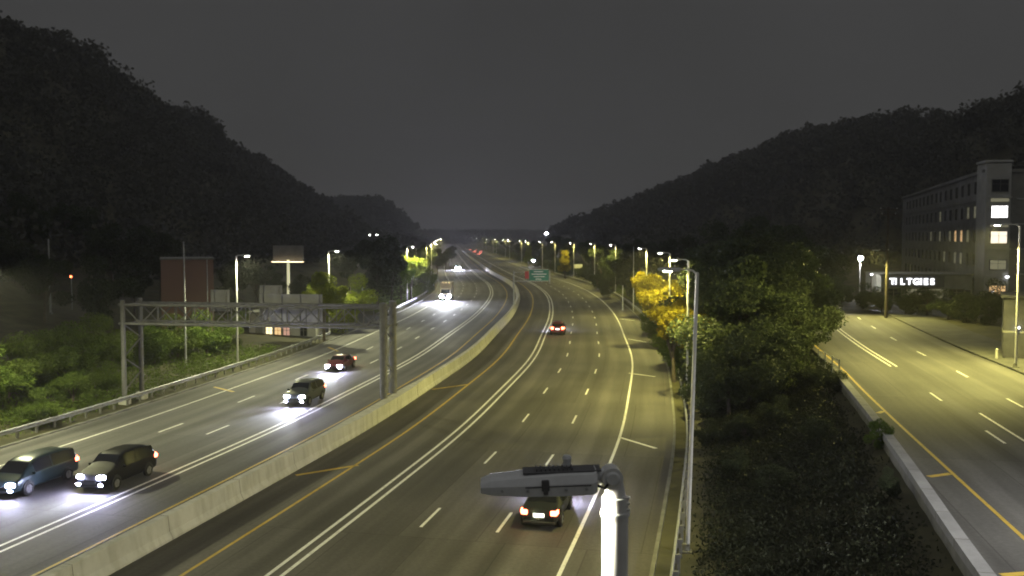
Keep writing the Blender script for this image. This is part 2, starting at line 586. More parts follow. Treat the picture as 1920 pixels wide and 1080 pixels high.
def strip(name, y0, y1, d0, d1, z, material, parent=None, fn=cx, nd=1, doff0=None, doff1=None):
    ys_ = stations(y0, y1)
    V_, UV, F_ = [], [], []
    s = 0
    last = None
    for y in ys_:
        p = at(y, 0, 0, fn)
        if last is not None:
            s += (p - last).length
        last = p
        a = d0 if doff0 is None else float(doff0(y))
        b = d1 if doff1 is None else float(doff1(y))
        for k in range(nd + 1):
            d = a + (b - a) * k / nd
            q = at(y, d, z, fn)
            V_.append(q)
            UV.append((d, s))
    for i in range(len(ys_) - 1):
        for k in range(nd):
            a = i * (nd + 1) + k
            F_.append((a, a + 1, a + nd + 2, a + nd + 1))
    me_ = bpy.data.meshes.new(name)
    me_.from_pydata([tuple(v) for v in V_], [], F_)
    uvl = me_.uv_layers.new(name="UVMap")
    for lp in me_.loops:
        uvl.data[lp.index].uv = UV[lp.vertex_index]
    me_.update()
    return link(name, me_, material, parent)

Y0, Y1 = -90, 1650
left_road = struct(strip("left_road", Y0, Y1, -20.6, -0.7, 0.0, M["asphalt_l"], nd=8))
right_road = struct(strip("right_road", Y0, Y1, -0.1, 20.8, 0.0, M["asphalt_r"], nd=8))
PZ = 0.005
strip("yellow_edge_line", Y0, 1200, -2.98, -2.82, PZ, M["yellow_paint"], left_road)
for dd in (-6.83, -6.25):
    strip("double_line", Y0, 1200, dd - .09, dd + .09, PZ, M["white_paint"], left_road)
    strip("double_line", Y0, 1200, -dd - .16 - .09, -dd - .16 + .09, PZ, M["white_paint"], right_road)
strip("white_edge_line", Y0, 1200, -17.45, -17.3, PZ, M["white_paint"], left_road)
strip("yellow_edge_line", Y0, 1200, 2.72, 2.88, PZ, M["yellow_paint"], right_road)
strip("white_edge_line", Y0, 1200, 17.22, 17.40, PZ, M["white_paint"], right_road)

dash_me = MB().add([(-.075, -1.55, 0), (.075, -1.55, 0), (.075, 1.55, 0), (-.075, 1.55, 0)], [(0, 1, 2, 3)]).mesh("lane_dash")
dash_me.materials.append(M["white_paint"])
def along(fn, ya, step, n, d):
    """points every `step` metres along the curve, starting at ya"""
    y = ya
    for _ in range(n):
        t, nn = frame(fn, y)
        yield y, t
        y += step * t.y
def dashes(fn, ya, n, d, parent, z=PZ):
    for y, t in along(fn, ya, 12.2, n, d):
        o = link("lane_dash", dash_me, None, parent)
        o.location = at(y, d, z, fn)
        o.rotation_euler = (0, 0, -math.atan2(t.x, t.y))
for d in (10.1, 13.7):
    dashes(cx, 45.6 - 4 * 11.9, 40, d, right_road)
for d in (-10.2, -13.75):
    dashes(cx, 61.6 - 3 * 11.9, 40, d, left_road)

def quad_line(name, a, b, w, material, parent, z=PZ):
    a, b = Vector((*a, z)), Vector((*b, z))
    t = (b - a).normalized()
    n = Vector((t.y, -t.x, 0)) * w / 2
    return part(name, MB().add([a - n, a + n, b + n, b - n], [(0, 1, 2, 3)]), material, parent)
for (a, b) in (((7.15, 61.2), (9.1, 57.9)), ((11.45, 90.4), (13.7, 88.1)), ((15.2, 121), (17.1, 117.3)), ((17.6, 151), (19.6, 148))):
    quad_line("shoulder_tick", a, b, .26, M["white_paint"], right_road)
for (a, b) in (((-9.0, 53.6), (-12.1, 51.3)), ((-3.9, 83.5), (-7.0, 80.7)), ((-16, 26), (-18.7, 23.6))):
    quad_line("shoulder_tick", a, b, .3, M["yellow_paint"], right_road)
for (a, b) in (((-26.5, 82), (-24.0, 79.4)), ((-22.3, 112.0), (-20.3, 107.8))):
    quad_line("shoulder_tick", a, b, .3, M["yellow_paint"], left_road)

def prof_sweep(name, ys_, prof, material, parent, fn=cx, smooth=False, origin=None):
    mb = MB()
    rings = []
    for y in ys_:
        rings.append([tuple(at(y, d, z, fn) - (Vector(origin) if origin else Vector((0, 0, 0)))) for d, z in prof])
    mb.sweep(rings, True, True, smooth)
    return part(name, mb, material, parent)

# kerbs along both outer edges
prof_sweep("kerb", stations(-90, 700), [(20.8, -.05), (20.8, .12), (20.98, .12), (20.98, -.05)], M["concrete_dark"], right_road)
prof_sweep("kerb", stations(-90, 700), [(-20.78, -.05), (-20.78, .12), (-20.6, .12), (-20.6, -.05)], M["concrete_dark"], left_road)

# median barrier: two steps wide where the gantry stands on it
bp = at(40, -.4)
barrier = thing("median_barrier", "long pale concrete barrier between the two carriageways of the freeway", "barrier", tuple(bp))
def barrier_prof(y):
    w = 0.0 + 0.55 * (sstep(58, 62, y) - sstep(75, 79, y))
    return [(0.0, -.02), (0.0, .10), (-.14 + w * .2, .36), (-.22 + w * .35, 1.06), (-.62 - w * .35, 1.06), (-.70 - w * .2, .36), (-.84, .10), (-.84, -.02)]
mb = MB()
seg = list(np.arange(-60, 250, 2.0)) + stations(250, 1500)
mb.sweep([[tuple(at(y, d, z) - bp) for d, z in barrier_prof(y)] for y in seg])
part("barrier_wall", mb, M["concrete"], barrier)
for y in np.arange(28, 150, 6.1):
    o0 = at(y, -.42)
    pr = [(d + (.006 if d > -.42 else -.006), z + (.006 if z > 1 else 0)) for d, z in barrier_prof(y)]
    rr_ = [[tuple(at(yy, d, z) - bp) for d, z in pr] for yy in (y - .014, y + .014)]
    part("panel_joint", MB().sweep(rr_), M["joint"], barrier)

# ------------------------------------------------------------------ guard rails
post_me = MB().box((0, 0, .36), (.12, .16, .78)).box((-.12, 0, .56), (.12, .14, .34)).mesh("post")
post_me.materials.append(M["concrete_dark"])
def guardrail(label, side, y0, y1, solo):
    d = side * 21.75
    o0 = at(y0, d)
    t = thing("guardrail", label, "guardrail", tuple(o0))
    w = -side
    prof = [(d + w * a, z) for a, z in ((.0, .46), (.08, .50), (.08, .56), (.01, .62), (.08, .68), (.08, .75), (.0, .79), (-.02, .79), (-.015, .62), (-.02, .46))]
    if side > 0:
        prof = prof[::-1]
    ys_ = list(np.arange(y0, min(y1, 200), 2.0)) + (stations(200, y1) if y1 > 200 else [y1])
    rings = [[tuple(at(y, dd, z) - o0) for dd, z in prof] for y in ys_]
    part("rail", MB().sweep(rings), M["galv"], t)
    far = MB()
    for y, tt in along(cx, y0 + .4, 1.9, 600, d):
        if y > y1:
            break
        p = at(y, d + side * .16) - o0
        a = -math.atan2(tt.x, tt.y)
        if y < solo:
            o = link("post", post_me, None, t, tuple(p), (0, 0, a + (math.pi if side < 0 else 0)))
        else:
            far.box(p + Vector((0, 0, .36)), (.12, .16, .78), Matrix.Rotation(a, 3, "Z"))
    if far.v:
        q = part("distant_posts", far, M["concrete_dark"], t)
        q["kind"] = "stuff"
    return t
guardrail("long steel guardrail along the right edge of the right carriageway, below the lamp posts", 1, -30, 330, 150)
guardrail("steel guardrail along the left road edge passing the foot of the sign gantry", -1, -20, 121, 125)
guardrail("farther steel guardrail on the left road edge beyond the side opening", -1, 152, 330, 200)

# side opening of the left carriageway
ap = [at(118, -20.4, .004), at(152, -20.4, .004), at(162, -34, .004), at(122, -36, .004)]
struct(part("side_road_apron", MB().add([(p.x, p.y, p.z + (0.9 if i > 1 else 0)) for i, p in enumerate(ap)], [(0, 1, 2, 3)]), M["asphalt_l"], None))

# ------------------------------------------------------------------ raised side street
street = struct(strip("side_street", -8, 175, 0, 12.6, SZ, M["asphalt_s"], fn=sx, nd=6, doff0=lambda y: wall_off(y) + .1, doff1=lambda y: 12.6))
sidewalk = struct(part("sidewalk", MB().sweep([[tuple(at(y, d, z, sx)) for d, z in ((12.6, SZ - .05), (12.6, SZ + .14), (17.5, SZ + .16), (17.5, SZ - .05))] for y in np.arange(-8, 175, 3.0)]), M["sidewalk"], None))
strip("yellow_edge_line", -8, 170, -.08, .08, SZ + PZ, M["yellow_paint"], street, fn=sx)
for d, y in ((4.1, 46.4 - 24), (8.3, 57 - 24)):
    dashes(sx, y + 1.0, 4 if d < 5 else 8, d, street, SZ + PZ)
for dd in (3.95, 4.4):
    strip("double_line", 73, 170, dd - .07, dd + .07, SZ + PZ, M["white_paint"], street, fn=sx)
strip("white_line", -5, 54, 5.15, 5.3, SZ + PZ, M["white_paint"], street, fn=sx)
for y in (27.6, 39.2, 53.5):
    a, b = at(y - .7, float(wall_off(y)) + .5, 0, sx), at(y, -.1, 0, sx)
    quad_line("shoulder_tick", (a.x, a.y), (b.x, b.y), .3, M["yellow_paint"], street, SZ + PZ)
wp = at(30, float(wall_off(30)), 0, sx)
wall = thing("retaining_wall", "low pale concrete wall holding up the side street at right", "wall", tuple(wp))
mb = MB()
ring = []
for y in np.arange(-8, 67, 2.0):
    w = float(wall_off(y))
    ring.append([tuple(at(y, d + w, z, sx) - wp) for d, z in ((.12, -.4), (.12, SZ - .02), (-.22, SZ - .02), (-.22, -.4))])
mb.sweep(ring)
part("wall_face", mb, M["concrete_dark"], wall)
mb = MB()
ring = []
for y in np.arange(-8, 67, 2.0):
    w = float(wall_off(y))
    ring.append([tuple(at(y, d + w, z, sx) - wp) for d, z in ((.16, SZ - .016), (.16, SZ + .30), (-.30, SZ + .30), (-.30, SZ - .016))])
mb.sweep(ring)
part("coping", mb, M["coping"], wall)

for y in np.arange(14, 66, 3.05):
    w = float(wall_off(y))
    rr_ = [[tuple(at(yy, d + w, z, sx) - wp) for d, z in ((.166, SZ - .01), (.166, SZ + .306), (-.306, SZ + .306), (-.306, SZ - .01))] for yy in (y - .02, y + .02)]
    part("coping_joint", MB().sweep(rr_), M["joint"], wall)

# ------------------------------------------------------------------ street lamps
def lamp_head_meshes(shielded=False):
    """LED head seen from above and behind: long shallow housing along -X, knuckle at the pole"""
    body = MB()
    st = [(-.11, .16, -.03, .125), (-.14, .175, -.05, .115), (-.40, .18, -.05, .115), (-.70, .175, -.045, .105), (-.95, .155, -.03, .085), (-1.03, .13, -.015, .06)]
    rings = []
    for x, w, zb, zt in st:
        rings.append([(x, -w, zb), (x, -w, zb + (zt - zb) * .55), (x, -w * .8, zt - .012), (x, -w * .45, zt), (x, w * .45, zt), (x, w * .8, zt - .012),
                      (x, w, zb + (zt - zb) * .55), (x, w, zb)])
    body.sweep([list(reversed(r)) for r in rings])
    fins = MB()
    for k in range(9):
        fins.box((-.30 - k * .035, 0, .130), (.010, .15, .028))
    plate = MB().box((-.38, 0, .118), (.62, .20, .010))
    lens = MB()
    lens.box((-.62, 0, -.058), (.34, .2, .03), None, .01)
    if shielded:
        lens = MB().box((-.43, 0, -.047), (.54, .30, .010))
    latch = MB().box((-.52, -.183, .04), (.06, .02, .09), None, .006).box((-.52, -.19, .0), (.035, .014, .06))
    cell = MB().tube((-.33, .06, .13), (-.33, .06, .19), .035, .035, 14).tube((-.33, .06, .19), (-.33, .06, .215), .042, .03, 14)
    neck = MB().path([(.02, 0, .045), (-.06, 0, .05), (-.115, 0, .055)], [.06, .055, .07], 14)
    kn = MB()
    kn.tube((.02, -.085, .045), (.02, .085, .045), .085, .085, 22)
    bolt = MB().tube((.02, -.105, .045), (.02, -.085, .045), .045, .06, 18)
    slip = MB().path([(.035, 0, .04), (.045, 0, -.05), (.05, 0, -.17), (.05, 0, -.26)], [.07, .078, .088, .092], 18)
    for k in range(3):
        slip.tube((.10, -.05, -.11 - k * .05), (.16, -.06, -.11 - k * .05), .012, .012, 8)
    return dict(body=body, fins=fins, plate=plate, lens=lens, latch=latch, cell=cell, neck=neck, kn=kn, bolt=bolt, slip=slip)

def make_lamp(name, label, H, loc, rotz, power, group, reach=0.0, r=.115, tilt=0.0, lean=(0, 0), col=None, aim=38):
    t = thing(name, label, "street lamp", loc, (lean[0], lean[1], rotz), group)
    part("base_plate", MB().box((0, 0, .03), (.5, .5, .06), None, .01).tube((0, 0, .06), (0, 0, .35), .17, .14, 14), M["concrete_dark"], t)
    part("pole", MB().tube((.05, 0, .06), (.05, 0, H - .12), r * 1.25, r, 20), M["pole"], t)
    g = lamp_head_meshes(reach <= 0)
    hx = (-reach, 0, H)
    if reach > 0:
        part("arm", MB().path([(.05, 0, H - .35), (0, 0, H - .1), (-.15, 0, H + .02), (-reach - .1, 0, H + .05)], [.05, .045, .04, .035], 10), M["pole"], t)
        part("pole_cap", MB().tube((.05, 0, H - .12), (.05, 0, H - .05), r * 1.05, r * .6, 14), M["pole"], t)
    else:
        k = part("slip_fitter", g["slip"], M["pole"], t, hx)
        part("collar", MB().tube((.05, 0, -.27), (.05, 0, -.235), .118, .118, 18), M["fixture"], k)
    head = part("lamp_head", g["body"], M["fixture"], t, hx, (0, tilt, 0))
    part("heat_sink", g["fins"], M["fixture_dark"], head)
    part("cover_plate", g["plate"], M["fixture_dark"], head)
    part("lens", g["lens"], M["lens_near"] if reach <= 0 else M["lens"], head)
    part("latch", g["latch"], M["fixture_dark"], head)
    part("light_sensor", g["cell"], M["fixture"], head)
    if reach <= 0:
        bm_ = MB().tube((0, 0, 0), (0, -.012, 0), .012, .012, 8).mesh("screw")
        bm_.materials.append(M["galv"])
        for x_, y_, z_ in ((-.2, -.179, .0), (-.36, -.181, .0), (-.66, -.178, .0), (-.86, -.164, .005)):
            link("screw", bm_, None, head, (x_, y_, z_))
        part("housing_seam", MB().box((-.42, -.1795, .028), (.52, .006, .008)), M["fixture_dark"], head)
        part("cable", MB().path([(.0, -.06, .02), (-.05, -.11, -.02), (-.10, -.10, .0), (-.125, -.08, .03)], [.012] * 4, 8), M["black"], head)
    if reach <= 0:
        part("neck", g["neck"], M["fixture"], head)
        part("knuckle", g["kn"], M["pole"], head)
        part("pivot_bolt", g["bolt"], M["fixture"], head)
    if power:
        li = bpy.data.lights.new("lamp_light", "SPOT")
        li.energy = power
        li.color = col or LAMP_COL
        li.spot_size = math.radians(140 if aim > 20 else 172)
        li.spot_blend = 0.55
        li.shadow_soft_size = 0.12
        lo = bpy.data.objects.new("lamp_light", li)
        COL.objects.link(lo)
        lo.parent = head
        lo.location = (-.5, 0, -.22)
        lo.rotation_euler = (0, math.radians(aim), 0)
    return t

def lamp_at(y, d):
    p = at(y, d)
    p.z = max(0, hz(p.x, p.y) + .02)
    t, n = frame(cx, y)
    return tuple(p), -math.atan2(t.x, t.y)

G_LAMP = "street lamps along the freeway"
H = 11.4
# the lamp beside the camera
make_lamp("street_lamp", "large white street lamp in the foreground with flat grey LED head seen from above", 11.32, (0.78, 7.35, 0.02), math.radians(1), ROAD_LAMP_W * .2, G_LAMP, 0, .105, math.radians(-2), (0, 0), None, 48)
p, a = lamp_at(43.4, 22.12)
make_lamp("street_lamp", "tall slim lit lamp post at right, nearest one behind the guardrail", 11.9, p, a, ROAD_LAMP_W * .38, G_LAMP, 0.55, .075, 0, (0, math.radians(1.4)), None, 48)
lab = {81: "second lit lamp post behind the right guardrail, close left of the tallest post",
       113.5: "third lit lamp post behind the right guardrail, with its head out to the left",
       154: "fourth lit lamp post behind the right guardrail, rising above yellow leaves"}
lamp0 = None
LAMPS = []
for y, tx in lab.items():
    p, a = lamp_at(y, 22.12)
    LAMPS.append(make_lamp("street_lamp", tx, H, p, a, ROAD_LAMP_W, G_LAMP, 0.5, .08, 0, (0, 0), None, {81: 22, 113.5: 4, 154: 4}[y]))
labL = {20: None, 54: None, 91: "lit white lamp post behind the left guardrail, above the sign gantry beam",
        124: "lit lamp post left of the freeway rising among bright green leaves",
        187: "street lamp left of the freeway shining through lime green leaves"}
for y, tx in labL.items():
    p, a = lamp_at(y, -22.6)
    LAMPS.append(make_lamp("street_lamp", tx or "lit street lamp on the left edge of the freeway close to the camera", H, p, a + math.pi, ROAD_LAMP_W * (.45 if y < 40 else .9), G_LAMP, 0.5, .08, 0, (0, 0), LAMP_COL_L, {20: 30, 54: 16, 91: 12, 124: 4, 187: 4}[y]))
# far lamps: copies
src = copy_tree(LAMPS[2])
def dim(o):
    if o.type == "LIGHT":
        o.data = o.data.copy()
        o.data.energy *= .5
    for q in o.children:
        dim(q)
dim(src)
def far_lamp(y, d, tx, grp):
    p, a = lamp_at(y, d)
    global used
    c = copy_tree(src) if used else src
    used = True
    c.location = p
    c.rotation_euler = (0, 0, a if d > 0 else a + math.pi)
    c["label"] = tx
    c["group"] = grp
    return c
used = False
for i, y in enumerate((218, 256, 294)):
    far_lamp(y, 22.6, ("lit lamp post over dark trees just right of the white roadside sign", "lit lamp post with orange leaves, above the white roadside sign",
                       "small lit lamp post left of the orange leaves and above the green sign")[i], G_LAMP)
for y in (338, 379, 441, 478, 566, 604, 713, 760, 905, 1010, 1190):
    far_lamp(y, 22.6, "tiny distant street lamp along the right side of the far freeway", "distant lamps on the right side")
for y in (231, 268, 342, 381, 470, 552, 590, 720, 845, 980, 1160):
    far_lamp(y, -22.6, "tiny distant street lamp along the left side of the far freeway", "distant lamps on the left side")
# lamp of the side street at the right border of the picture
p = at(73, 12.9, SZ + .15, sx)
t_, n_ = frame(sx, 73)
make_lamp("street_lamp", "street lamp at the right picture border, on the sidewalk of the side street", 10.9, tuple(p), -math.atan2(t_.x, t_.y), ROAD_LAMP_W * 2.0, "lamps of the side street", 0.9, .08, 0, (0, 0), None, 24)
for y_ in (24,):
    p = at(y_, 13.4, SZ + .15, sx)
    t_, n_ = frame(sx, y_)
    make_lamp("street_lamp", "street lamp on the sidewalk of the side street, nearest to the camera", 9.5, tuple(p), -math.atan2(t_.x, t_.y), ROAD_LAMP_W * 1.5, "lamps of the side street", 0.9, .08, 0, (0, 0), (1.0, 0.98, 0.92), 22)

def bare_pole(label, px, Z, ytop, r=.07, arm=0):
    x = (px - 960) * Z / 1740
    zb = hz(x, Z)
    top = CAM_H + (445 - ytop) * Z / 1740
    t = thing("bare_pole", label, "pole", (x, Z, zb))
    part("shaft", MB().tube((0, 0, -.1), (0, 0, top - zb), r * 1.3, r * .8, 12), M["galv"], t)
    part("foot", MB().box((0, 0, .1), (.45, .45, .24), None, .03), M["concrete_dark"], t)
    part("tip", MB().tube((0, 0, top - zb), (0, 0, top - zb + .12), r, r * .4, 10), M["galv"], t)
    return t
bare_pole("tall thin unlit pole in front of the red brick building, left of a short one", 345, 92, 455, .08)
bare_pole("shorter thin unlit pole at the right edge of the red brick building", 388, 104, 488, .06)
bare_pole("faint tall pole alone among the dark trees at far left", 92, 112, 450, .1)
bare_pole("thin unlit pole standing left of the row of lit right lamp posts", 1188, 166, 464, .07)
bare_pole("short pale post at the right road edge beneath dark trees", 1168, 168, 536, .09)

# ------------------------------------------------------------------ sign gantry
def gantry():
    yl, yr = 75.5, 71.0
    A = at(71.2, -22.35)              # left foot
    B = at(71.2, -.9)               # foot on the barrier
    t0, n0 = frame(cx, 71.2)
    org = A.copy()
    ax = (B - A).normalized()
    al = t0
    L = (B - A).length
    g = thing("sign_gantry", "grey steel truss gantry spanning the left carriageway with backs of signs", "gantry", tuple(org))
    Zt, Zb = 7.95, 6.45
    W = 1.25                          # half the depth along the road
    def P(u, w, z):
        return ax * u + al * w + Vector((0, 0, z))
    for u in (0, L):
        z0 = .55 if u == 0 else 1.06
        for w in (-W, W):
            c = part("column", MB().tube(P(u, w, z0), P(u, w, Zt + .35), .19 if u == 0 else .29, None, 16), M["gantry"], g)
            part("cap", MB().tube(P(u, w, Zt + .35), P(u, w, Zt + .42), .22 if u == 0 else .31, .1, 14), M["gantry"], c)
            if u == 0:
                part("pedestal", MB().box(P(u, w, .25), (.75, .75, .7), None, .04), M["concrete"], g)
        n = 4
        for k in range(n):
            za = z0 + .5 + (Zb - z0 - .5) * k / n
            zb = z0 + .5 + (Zb - z0 - .5) * (k + 1) / n
            w = W if k % 2 else -W
            part("column_brace", MB().tube(P(u, w, za), P(u, -w, zb), .055, None, 8), M["gantry"], g)
    for w in (-W, W):
        for z in (Zt, Zb):
            part("chord", MB().tube(P(-.35, w, z), P(L + .35, w, z), .11, None, 12), M["gantry"], g)
        n = 14
        for k in range(n):
            ua, ub = L * k / n, L * (k + 1) / n
            za, zb = (Zb, Zt) if k % 2 else (Zt, Zb)
            part("truss_brace", MB().tube(P(ua, w, za), P(ub, w, zb), .05, None, 8), M["gantry"], g)
            if k:
                part("truss_upright", MB().tube(P(ua, w, Zb), P(ua, w, Zt), .04, None, 8), M["gantry"], g)
    for k in range(8):
        u = L * (k + .0) / 7
        for z in (Zt, Zb):
            part("cross_tie", MB().tube(P(u, -W, z), P(u, W, z), .05, None, 8), M["gantry"], g)
    # signs hang on the far face, so their backs show
    def sign(name, u0, u1, z0, z1, label):
        s = MB()
        c = P((u0 + u1) / 2, W + .42, (z0 + z1) / 2)
        R = Matrix((ax, al, Vector((0, 0, 1)))).transposed()
        s.box(c, (u1 - u0, .05, z1 - z0), R)
        o = part(name, s, M["sign_back"], g, label=label)
        for k in range(max(2, int((u1 - u0) / 1.1))):
            u = u0 + .3 + (u1 - u0 - .6) * k / max(1, max(2, int((u1 - u0) / 1.1)) - 1)
            part("stiffener", MB().box(P(u, W + .33, (z0 + z1) / 2), (.09, .12, z1 - z0 - .1), R), M["sign_back"], o)
    k = L / (715 - 240)
    sign("sign_panel", (466 - 240) * k, (584 - 240) * k, 6.5, 8.75, "large grey sign back in the middle of the gantry")
    sign("exit_tab", (467 - 240) * k, (509 - 240) * k, 8.77, 9.45, "small upper sign back on the left end of the large panel")
    sign("sign_panel", (373 - 240) * k, (409 - 240) * k, 7.3, 9.05, "small grey sign back left of the large panel")
gantry()

# ------------------------------------------------------------------ overhead lane sign on the median and the small roadside sign
M["sign_green"] = noisy(mat("green_sign_face"), (0.02, 0.16, 0.10), (0.03, 0.20, 0.13), 2, rough=0.5)
M["sign_white"] = mat("sign_white", (0.75, 0.75, 0.72), 0.5)
M["sign_red"] = mat("sign_red", (0.45, 0.05, 0.04), 0.5)
p = at(168, -.42)
cs = thing("overhead_sign", "green overhead sign on an arm reaching right from the median barrier", "road sign", tuple(p))
part("mast", MB().tube((0, 0, 1.06), (0, 0, 7.2), .16, .12, 14), M["galv"], cs)
part("arm", MB().tube((0, 0, 5.35), (6.6, 0, 5.5), .09, .07, 10), M["galv"], cs)
part("arm", MB().tube((0, 0, 6.95), (6.6, 0, 7.1), .09, .07, 10), M["galv"], cs)
pan = part("sign_panel", MB().box((4.55, -.2, 6.45), (3.5, .06, 2.1), None, .02), M["sign_green"], cs)
for z, x0, x1 in ((7.1, 3.6, 5.3), (6.65, 3.2, 5.9), (6.2, 3.6, 5.6), (5.75, 3.9, 5.0)):
    part("legend_bar", MB().box(((x0 + x1) / 2, -.238, z), (x1 - x0, .012, .14)), M["sign_white"], pan)
for z in (5.42, 7.48):
    part("border", MB().box((4.55, -.237, z), (3.4, .012, .06)), M["sign_white"], pan)
part("warning_plate", MB().box((2.35, -.2, 6.5), (.7, .05, 1.3), None, .02), M["sign_red"], cs)
part("end_post", MB().tube((6.5, 0, 4.9), (6.5, 0, 7.3), .07, None, 10), M["galv"], cs)
rp = Vector((21.9, 306, 0))
rp.z = hz(rp.x, rp.y)
rs = thing("roadside_sign", "small pale roadside sign on two posts before dark trees, right of the green sign", "road sign", tuple(rp))
part("sign_panel", MB().box((0, 0, 3.2), (2.7, .06, 1.3), None, .02), M["sign_white"], rs)
for x in (-.75, .75):
    part("post", MB().tube((x, .08, -.1), (x, .08, 3.7), .07, None, 8), M["galv"], rs)
# bluish floodlight and high mast far off
fp = at(420, 23)
fp.z = hz(fp.x, fp.y)
fl = thing("floodlight", "bluish white floodlight glaring above the green sign", "floodlight", tuple(fp))
part("post", MB().tube((0, 0, 0), (0, 0, 2.3), .08, None, 10), M["galv"], fl)
hd = part("lamp_head", MB().box((0, 0, 2.5), (.9, .3, .5), None, .05), M["fixture_dark"], fl)
part("lens", MB().box((0, -.17, 2.5), (.75, .04, .38), None, .015), M["blue_white"], hd)
hp = Vector((18.4, 500, 0))
hp.z = hz(hp.x, hp.y)
hm = thing("high_mast", "tall mast light shining alone above the far tree line, centre of the picture", "mast light", tuple(hp))
part("mast", MB().tube((0, 0, 0), (0, 0, 15.6 - hp.z), .2, .1, 12), M["galv"], hm)
rg = part("lamp_ring", MB().tube((0, 0, 15.5 - hp.z), (0, 0, 15.8 - hp.z), .5, .5, 16), M["fixture_dark"], hm)
for k in range(6):
    w = k * math.pi / 3
    part("lamp", MB().box((.55 * math.cos(w), .55 * math.sin(w), 15.4 - hp.z), (.3, .3, .3), None, .03), M["blue_white"], rg)

# ------------------------------------------------------------------ cars
def car_shape(kind):
    if kind == "sedan":
        L, zr = 4.7, .3
        S = [(-2.35, .60, .62, .70, .60), (-2.25, .90, .95, .82, .72), (-1.65, .96, 1.02, .88, .74), (-.95, .95, 1.36, .905, .63), (-.3, .94, 1.45, .91, .61),
             (.3, .92, 1.45, .91, .61), (.62, .92, 1.38, .905, .63), (1.25, .90, .98, .89, .74), (1.85, .80, .85, .865, .74), (2.22, .66, .70, .80, .66), (2.36, .50, .53, .70, .58)]
        wb = (-1.4, 1.42)
    elif kind == "suv":
        L, zr = 4.75, .36
        S = [(-2.36, .70, .74, .80, .72), (-2.30, 1.05, 1.12, .90, .78), (-2.12, 1.08, 1.55, .93, .70), (-1.7, 1.08, 1.72, .94, .68), (-.6, 1.06, 1.77, .945, .68),
             (.3, 1.04, 1.76, .945, .67), (.62, 1.04, 1.68, .94, .68), (1.28, 1.04, 1.12, .93, .80), (1.9, .98, 1.03, .91, .80), (2.24, .84, .90, .86, .74), (2.38, .60, .64, .78, .66)]
        wb = (-1.42, 1.44)
    else:  # minivan
        L, zr = 5.0, .34
        S = [(-2.5, .70, .74, .82, .74), (-2.44, 1.05, 1.12, .92, .80), (-2.25, 1.06, 1.60, .95, .74), (-1.8, 1.06, 1.74, .96, .72), (-.5, 1.04, 1.76, .965, .70),
             (.5, 1.02, 1.72, .96, .68), (.95, 1.0, 1.60, .955, .69), (1.75, .98, 1.06, .93, .80), (2.1, .88, .92, .90, .78), (2.38, .74, .78, .84, .70), (2.5, .52, .55, .74, .62)]
        wb = (-1.5, 1.5)
    return L, zr, S, wb

WHEEL = None
def wheel_meshes():
    ty = MB()
    n = 24
    pr = [(-.11, .22), (-.11, .30), (-.08, .335), (.08, .335), (.11, .30), (.11, .22)]
    rings = [[(x, r * math.cos(2 * math.pi * k / n), r * math.sin(2 * math.pi * k / n)) for x, r in pr] for k in range(n)]
    rings.append(rings[0])
    ty.sweep(rings, True, False, True)
    rm = MB()
    rm.tube((-.085, 0, 0), (.085, 0, 0), .225, .225, 20)
    for k in range(5):
        w = 2 * math.pi * k / 5
        R = Matrix.Rotation(w, 3, "X")
        rm.box(R @ Vector((.095, 0, .12)), (.03, .07, .2), R).box(R @ Vector((-.095, 0, .12)), (.03, .07, .2), R)
    a, b = ty.mesh("wheel"), rm.mesh("rim")
    a.materials.append(M["tyre"])
    b.materials.append(M["rim"])
    return a, b

